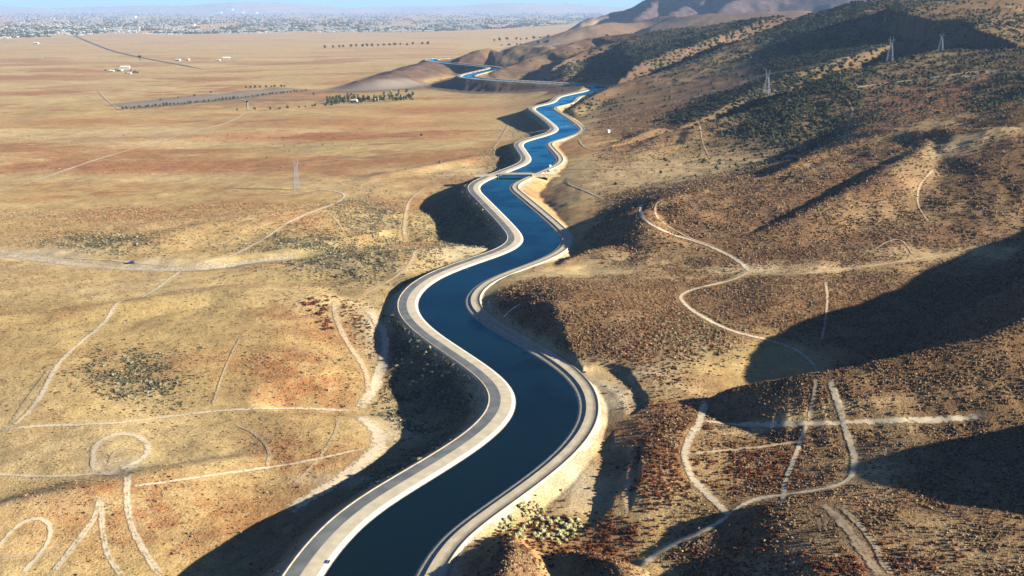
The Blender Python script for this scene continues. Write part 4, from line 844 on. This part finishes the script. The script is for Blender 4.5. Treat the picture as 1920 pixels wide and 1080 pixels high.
def car(name, loc, rz, m, label, cat, pickup=False):
    e = tag(empty(name, loc, rz), label, cat)
    b = MB(); b.box((0, 0, .75), (5.0, 1.9, .65))
    V_ = [(-2.5, -.95, 1.0), (2.5, -.95, .95), (2.5, .95, .95), (-2.5, .95, 1.0), (-2.45, -.9, 1.12), (2.3, -.88, 1.06), (2.3, .88, 1.06), (-2.45, .9, 1.12)]
    b.add(V_, [(4, 5, 6, 7), (0, 1, 5, 4), (1, 2, 6, 5), (2, 3, 7, 6), (3, 0, 4, 7)]); b.build('body', m, e)
    xa, xb = (-.6, 1.1) if pickup else (-2.2, 1.2); c = MB()
    c.add([(xa-.1, -.85, 1.08), (xb+.5, -.85, 1.08), (xb+.5, .85, 1.08), (xa-.1, .85, 1.08), (xa, -.75, 1.85), (xb, -.75, 1.85), (xb, .75, 1.85), (xa, .75, 1.85)], [(4, 5, 6, 7), (0, 1, 5, 4), (1, 2, 6, 5), (2, 3, 7, 6), (3, 0, 4, 7)])
    cb = c.build('cabin', m_glass, e); MB().box(((xa+xb)/2, 0, 1.88), (xb-xa, 1.5, .08)).build('roof', m, cb)
    for sx in (-1.55, 1.55):
        for sy in (-.85, .85): MB().bar((sx, sy-.12, .38), (sx, sy+.12, .38), .38, 12).build('wheel', m_tyre, e)
    return e
h_ = hit(247, 494); car('pickup_truck', h_+np.array([0, 0, .2]), .1, m_navy, 'dark blue pickup parked on the sandy wash track', 'pickup', True)
h_ = hit(1043, 321); car('service_van', (h_[0], h_[1], h_[2]+.25), .15, m_white, 'white service van parked at the right end of the bridge', 'van')
h_ = hit(1028, 326); car('parked_car', (h_[0], h_[1], max(h_[2]+.25, 1.5)), 1.0, m_navy, 'dark car parked on the bank track just below the bridge', 'car')
h_ = hit(1140, 249)
wt = tag(empty('water_tank', h_), 'small white round water tank on the dark flat right of the canal', 'tank'); n_ = 20
def drum(r, z0, z1, rt_=None):
    rt_ = r if rt_ is None else rt_; V_ = [(r*math.cos(2*math.pi*k/n_), r*math.sin(2*math.pi*k/n_), z0) for k in range(n_)]+[(rt_*math.cos(2*math.pi*k/n_), rt_*math.sin(2*math.pi*k/n_), z1) for k in range(n_)]
    return MB().add(V_, [(k, (k+1) % n_, n_+(k+1) % n_, n_+k) for k in range(n_)]+[tuple(range(n_, 2*n_))])
drum(3.2, -.8, 4.2).build('shell', m_white, wt); drum(3.35, 4.2, 5.2, .3).build('roof', m_white, wt)
q = at_z(1031, 312.5, 1.2); gh = tag(empty('gauge_house', (q[0], q[1], .9), .6), 'tiny white gauge hut at the water edge behind the bridge', 'hut')
MB().box((0, 0, 1.2), (2.4, 2.4, 2.6)).build('wall', m_white, gh); MB().box((0, 0, 2.58), (2.9, 2.9, .16)).build('roof', m_bconc, gh); MB().box((0, -1.22, .95), (.8, .06, 1.8)).build('door', m_navy, gh)
for px, py, zz, lab in ((876, 503, 1.0, 'slim gauge post on the white lining at the middle bend'), (1055, 453, 1.0, 'slim post on the shaded bank at the sharp right bend')):
    q = at_z(px, py, zz); e = tag(empty('gauge_post', q), lab, 'post'); MB().bar((0, 0, -1), (0, 0, 2.6), .12, 6).build('pole', m_steel, e); MB().box((0, 0, 2.4), (.9, .15, .6)).build('sign_plate', m_white, e)
a_, b_ = hit(944, 595), hit(974, 572); dp = MB(); N = 14
for k in range(N):
    u = a_+(b_-a_)*k/N; v = a_+(b_-a_)*(k+1)/N; u = (u[0], u[1], float(hz(u[0], u[1]))+.25); v = (v[0], v[1], float(hz(v[0], v[1]))+.25); dp.bar(u, v, .35, 8)
tag(dp.build('drain_pipe', m_white), 'pale straight drain pipe down the shaded cut slope right of the canal', 'pipe')

# ------------------------------------------------------------------ trees and farms on the plain
me_tc = [one(crown_mesh('crown', 50+k, 1.0, 1.15, 150), vm_tree) for k in range(4)]; me_pop = [one(crown_mesh('crown', 60+k, .55, 1.6, 150), vm_tree) for k in range(3)]; me_gold = one(crown_mesh('crown', 70, .7, 1.4, 150), vm_gold)
def row(pts, n, s0, s1, label, group, jit=2.0, mesh=None, zs=1.0, nm='field_tree'):
    q = resample(np.array(pts, float), np.linalg.norm(np.diff(np.array(pts, float), axis=0), axis=1).sum()/max(n-1, 1))[:n]
    for p in q:
        h = hit(p[0]+random.uniform(-jit, jit), p[1]+random.uniform(-jit, jit)*.12); tree(nm, random.choice(mesh or me_tc), h[0], h[1], random.uniform(s0, s1), label, 'tree', group, zs)
row([(232, 206), (330, 197), (440, 186), (520, 177), (572, 171)], 52, 2.2, 4.4, 'small dark tree in the long row along the near edge of the fallow field', 'trees along the fallow field')
row([(462, 166), (500, 165), (535, 164)], 9, 3, 5, 'dark tree in the short row on the far edge of the fallow field', 'trees on the far edge of the fallow field')
row([(300, 190), (360, 182), (400, 176)], 4, 2.5, 4, 'lone dark tree on the upper edge of the fallow field', 'lone trees above the fallow field', 8)
row([(612, 91), (650, 89), (690, 88), (745, 86)], 13, 8, 12, 'dark tree in the spaced row on the far plain left of the canal', 'spaced row on the far plain', 4)
row([(742, 86), (800, 84)], 6, 7, 11, 'dark tree in the clump ending the far plain row', 'clump ending the far row', 4)
row([(926, 78), (940, 77), (968, 76), (1000, 75), (1030, 72)], 9, 9, 15, 'dark tree standing on the hazy plain behind the far spur', 'trees behind the far spur', 5)
row([(1005, 82), (1030, 80)], 7, 6, 10, 'dark tree at the foot of the far spur', 'trees at the foot of the far spur', 4)
row([(940, 86), (990, 84)], 6, 5, 8, 'small bush like tree on the far spur behind the canal', 'small trees on the far spur', 5)
row([(505, 207), (560, 203), (620, 199)], 10, 2, 4.2, 'small tree in the sparse row left of the grove', 'sparse row left of the grove', 6)
for k in range(105):
    h = hit(random.uniform(612, 775), 0) if False else None
    px = random.uniform(612, 778); py = 197-(px-612)*.05-abs(random.gauss(0, 1))*6.0
    h = hit(px, max(py, 168)); tree('grove_tree', random.choice(me_pop+me_tc), h[0], h[1], random.uniform(2.8, 5.4), 'dark green tree of the dense grove on the plain', 'tree', 'dense grove on the plain', random.uniform(.9, 1.3))
for px, py, lab in ((716, 186, 'golden yellow tree on the left in the dense grove'), (733, 178, 'golden yellow tree on the right in the dense grove')):
    h = hit(px, py); tree('golden_tree', me_gold, h[0], h[1], 5.5, lab, 'tree', None, 1.25)
for px, py, s, lab in ((463, 194, 6, 'dark tree at the left side of the pale driveway'), (478, 207, 6.5, 'dark tree at the right side of the pale driveway'), (445, 208, 4.5, 'small dark tree left of the pale driveway'), (588, 178, 6.0, 'lone dark tree on the straw field left of the grove'), (790, 256, 4.2, 'lone round green bush tree on the plain left of the canal'), (262, 111, 16, 'lone dark tree beside the paved highway')):
    h = hit(px, py); tree('lone_tree', random.choice(me_tc), h[0], h[1], s*.6, lab, 'tree', None)
m_wall = mat('house_wall', (.44, .42, .39), .9, rand=.25); m_roofs = [mat('roof_brown', (.20, .15, .12), .9, rand=.4), mat('roof_grey', (.30, .29, .29), .9, rand=.4), mat('roof_pale', (.55, .53, .50), .8, rand=.2)]
def house_meshes(w, d, h, rh):
    wl = MB().box((0, 0, h/2-.4), (w, d, h+.8)).mesh('wall'); wl.materials.append(m_wall); rf = []
    for m in m_roofs:
        r_ = MB().add([(-w*.55, -d*.58, h), (w*.55, -d*.58, h), (w*.55, d*.58, h), (-w*.55, d*.58, h), (-w*.5, 0, h+rh), (w*.5, 0, h+rh)], [(0, 1, 5, 4), (2, 3, 4, 5), (1, 2, 5), (3, 0, 4), (3, 2, 1, 0)]).mesh('roof'); r_.materials.append(m); rf.append(r_)
    return wl, rf
HM = [house_meshes(15, 11, 4, 2.6), house_meshes(20, 12, 5.5, 2.8), house_meshes(12, 10, 4, 2.2)]
def house(x, y, s, rz, label, group=None, k=None, rk=None, nm='house'):
    wl, rf = HM[k if k is not None else random.randrange(3)]; e = tag(empty(nm, (x, y, float(hz(x, y))), rz, s), label, 'house', group)
    obj('wall', wl, None, e); obj('roof', rf[rk if rk is not None else random.randrange(3)], None, e); return e
for px, py, s, lab in ((210, 135, 1.2, 'leftmost farm shed of the fenced farmstead on the plain'), (235, 130, 1.7, 'long pale roofed farm building at the back of the farmstead'), (226, 133, 1.1, 'small house in the middle of the farmstead'), (243, 139, .9, 'small house at the right front of the farmstead'),
                       (334, 114, 1.4, 'white house left of the pair beside the paved highway'), (352, 113, 1.2, 'white house right of the pair beside the paved highway'), (425, 112, 1.6, 'pale farm building on the far plain right of the highway'), (410, 114, 1.0, 'small house beside the far pale farm building'),
                       (664, 191, 1.0, 'white house at the left front of the dense grove'), (707, 188, .7, 'small white shed inside the dense grove'), (68, 83, 1.6, 'pale house alone on the hazy plain at far left')):
    h = hit(px, py); house(h[0], h[1], s, random.uniform(-.4, .4), lab, None, 1 if s > 1.4 else 0, 2)
for px, py in ((216, 134), (222, 135), (229, 133), (245, 134), (250, 137), (254, 137), (258, 138), (236, 139), (198, 134)):
    h = hit(px, py); tree('farm_tree', random.choice(me_tc), h[0], h[1], random.uniform(3.5, 5.5), 'dark tree between the buildings of the fenced farmstead', 'tree', 'trees in the farmstead')

# ------------------------------------------------------------------ the city on the far plain
EDGE = lambda px: np.interp(px, [-100, 0, 120, 200, 330, 500, 640, 800, 950, 1060, 1120], [74, 74, 70, 63, 66, 63, 62, 62, 56, 48, 38])
m_ware = mat('warehouse_white', (.62, .62, .62), .6)
for k, (px, py, w, lab) in enumerate(((408, 25.5, 90, 'long white warehouse at the left end of the far city row'), (432, 24.6, 70, 'white warehouse second in the left far city row'), (452, 25.2, 60, 'white warehouse third in the left far city row'), (476, 25.6, 80, 'long white warehouse ending the left far city row'),
                                      (662, 22.5, 60, 'small white warehouse left of the main far row'), (700, 23, 70, 'white warehouse just left of the main far row'), (748, 22, 90, 'long white warehouse starting the main far row'), (772, 22.3, 80, 'second long white warehouse in the main far row'), (802, 21.6, 120, 'longest bright white warehouse on the city skyline'), (836, 22.2, 80, 'white warehouse right of the longest one'), (250, 33, 60, 'white block in the middle of the left city'), (362, 48, 40, 'bright white block near the lower edge of the left city'))):
    q = at_z(px, py, -60); s_ = q[1]/12000
    e = tag(empty('warehouse', (q[0], q[1], float(hz(q[0], q[1]))), 0), lab, 'warehouse'); MB().box((0, 0, 8*s_), (w*s_, 60*s_, 18*s_)).build('wall', m_ware, e); MB().box((0, 0, 17.6*s_), (w*s_*1.02, 62*s_, 1.2*s_)).build('roof', m_ware, e)
CH = []
while len(CH) < 3300:
    px = random.uniform(-60, 1130); e_ = EDGE(px); t = random.random()**1.35; py = e_-t*(e_-20)
    if vnoise(np.array([px/40.0]), np.array([py/5.0]), 7)[0] < .45: continue
    q = at_z(px, py, -60); CH.append((q[0], q[1]))
CH.sort(key=lambda q: q[1])
for x_, y_ in CH[:300]:
    px_ = 960+x_/y_*F; sd2 = 'at the left edge of the picture' if px_ < 45 else 'left of the highway' if px_ < 130 else 'just right of the highway' if px_ < 330 else 'between the highway and the white warehouses' if px_ < 640 else 'in front of the white warehouses' if px_ < 900 else 'near the foot of the purple mountains'
    house(x_, y_, random.uniform(1.0, 1.5), random.choice((0, 1.57))+.1, f'small house on the near edge of the city {sd2}', f'city houses {sd2}', nm='city_house')
hv = MB()
for x_, y_ in CH[300:]:
    z_ = float(hz(x_, y_)); s_ = random.uniform(1.0, 1.9)*(1+y_/30000); w, d, h, rz = 15*s_, 11*s_, 4*s_, random.choice((0, 1.57)); hv.box((x_, y_, z_+h/2-.5), (w, d, h+1), rz)
    cs, sn = math.cos(rz), math.sin(rz); R_ = lambda a, b, c: (x_+a*cs-b*sn, y_+a*sn+b*cs, z_+c)
    hv.add([R_(-w*.55, -d*.58, h), R_(w*.55, -d*.58, h), R_(w*.55, d*.58, h), R_(-w*.55, d*.58, h), R_(-w*.5, 0, h*1.6), R_(w*.5, 0, h*1.6)], [(0, 1, 5, 4), (2, 3, 4, 5), (1, 2, 5), (3, 0, 4)])
m_city = mat('city_houses', (.42, .40, .38), .9, .008, (.22, .21, .20), detail=1)
tag(hv.build('far_houses', m_city), 'mass of small pale houses of the distant city', 'houses', kind='stuff')
tx = []
while len(tx) < 9000:
    px = random.uniform(-60, 1130); e_ = EDGE(px); t = random.random()**1.2; py = e_-1-t*(e_-19)
    if vnoise(np.array([px/30.0]), np.array([py/4.0]), 9)[0] < .33: continue
    q = at_z(px, py, -60); tx.append((q[0], q[1]))
tx = np.array(tx); h = hit(262, 112)
gn_stuff('city_trees', tx[:, 0], tx[:, 1], RNG.uniform(5, 10, len(tx))*(1+tx[:, 1]/25000), plant('roadside_bush', me_green, h[0], h[1], 4.0, 'dark bush at the foot of the lone highway tree', 'bush', None), 'blue green mass of trees in the distant city', 'trees', tilt=0)
# ------------------------------------------------------------------ haze
hb = MB().box((0, 44000, 350), (170000, 92000, 1150.0)).mesh('haze')
hm = bpy.data.materials.new('haze'); hm.use_nodes = True; g = hm.node_tree; g.nodes.remove(g.nodes['Principled BSDF'])
pv = g.nodes.new('ShaderNodeVolumePrincipled'); pv.inputs['Density'].default_value = 2.6e-5; pv.inputs['Color'].default_value = (.38, .60, 1.0, 1); pv.inputs['Anisotropy'].default_value = 0.0
g.links.new(pv.outputs[0], g.nodes['Material Output'].inputs['Volume'])
tag(obj('haze', hb, hm), 'pale blue haze lying over the whole valley', 'haze', kind='stuff')
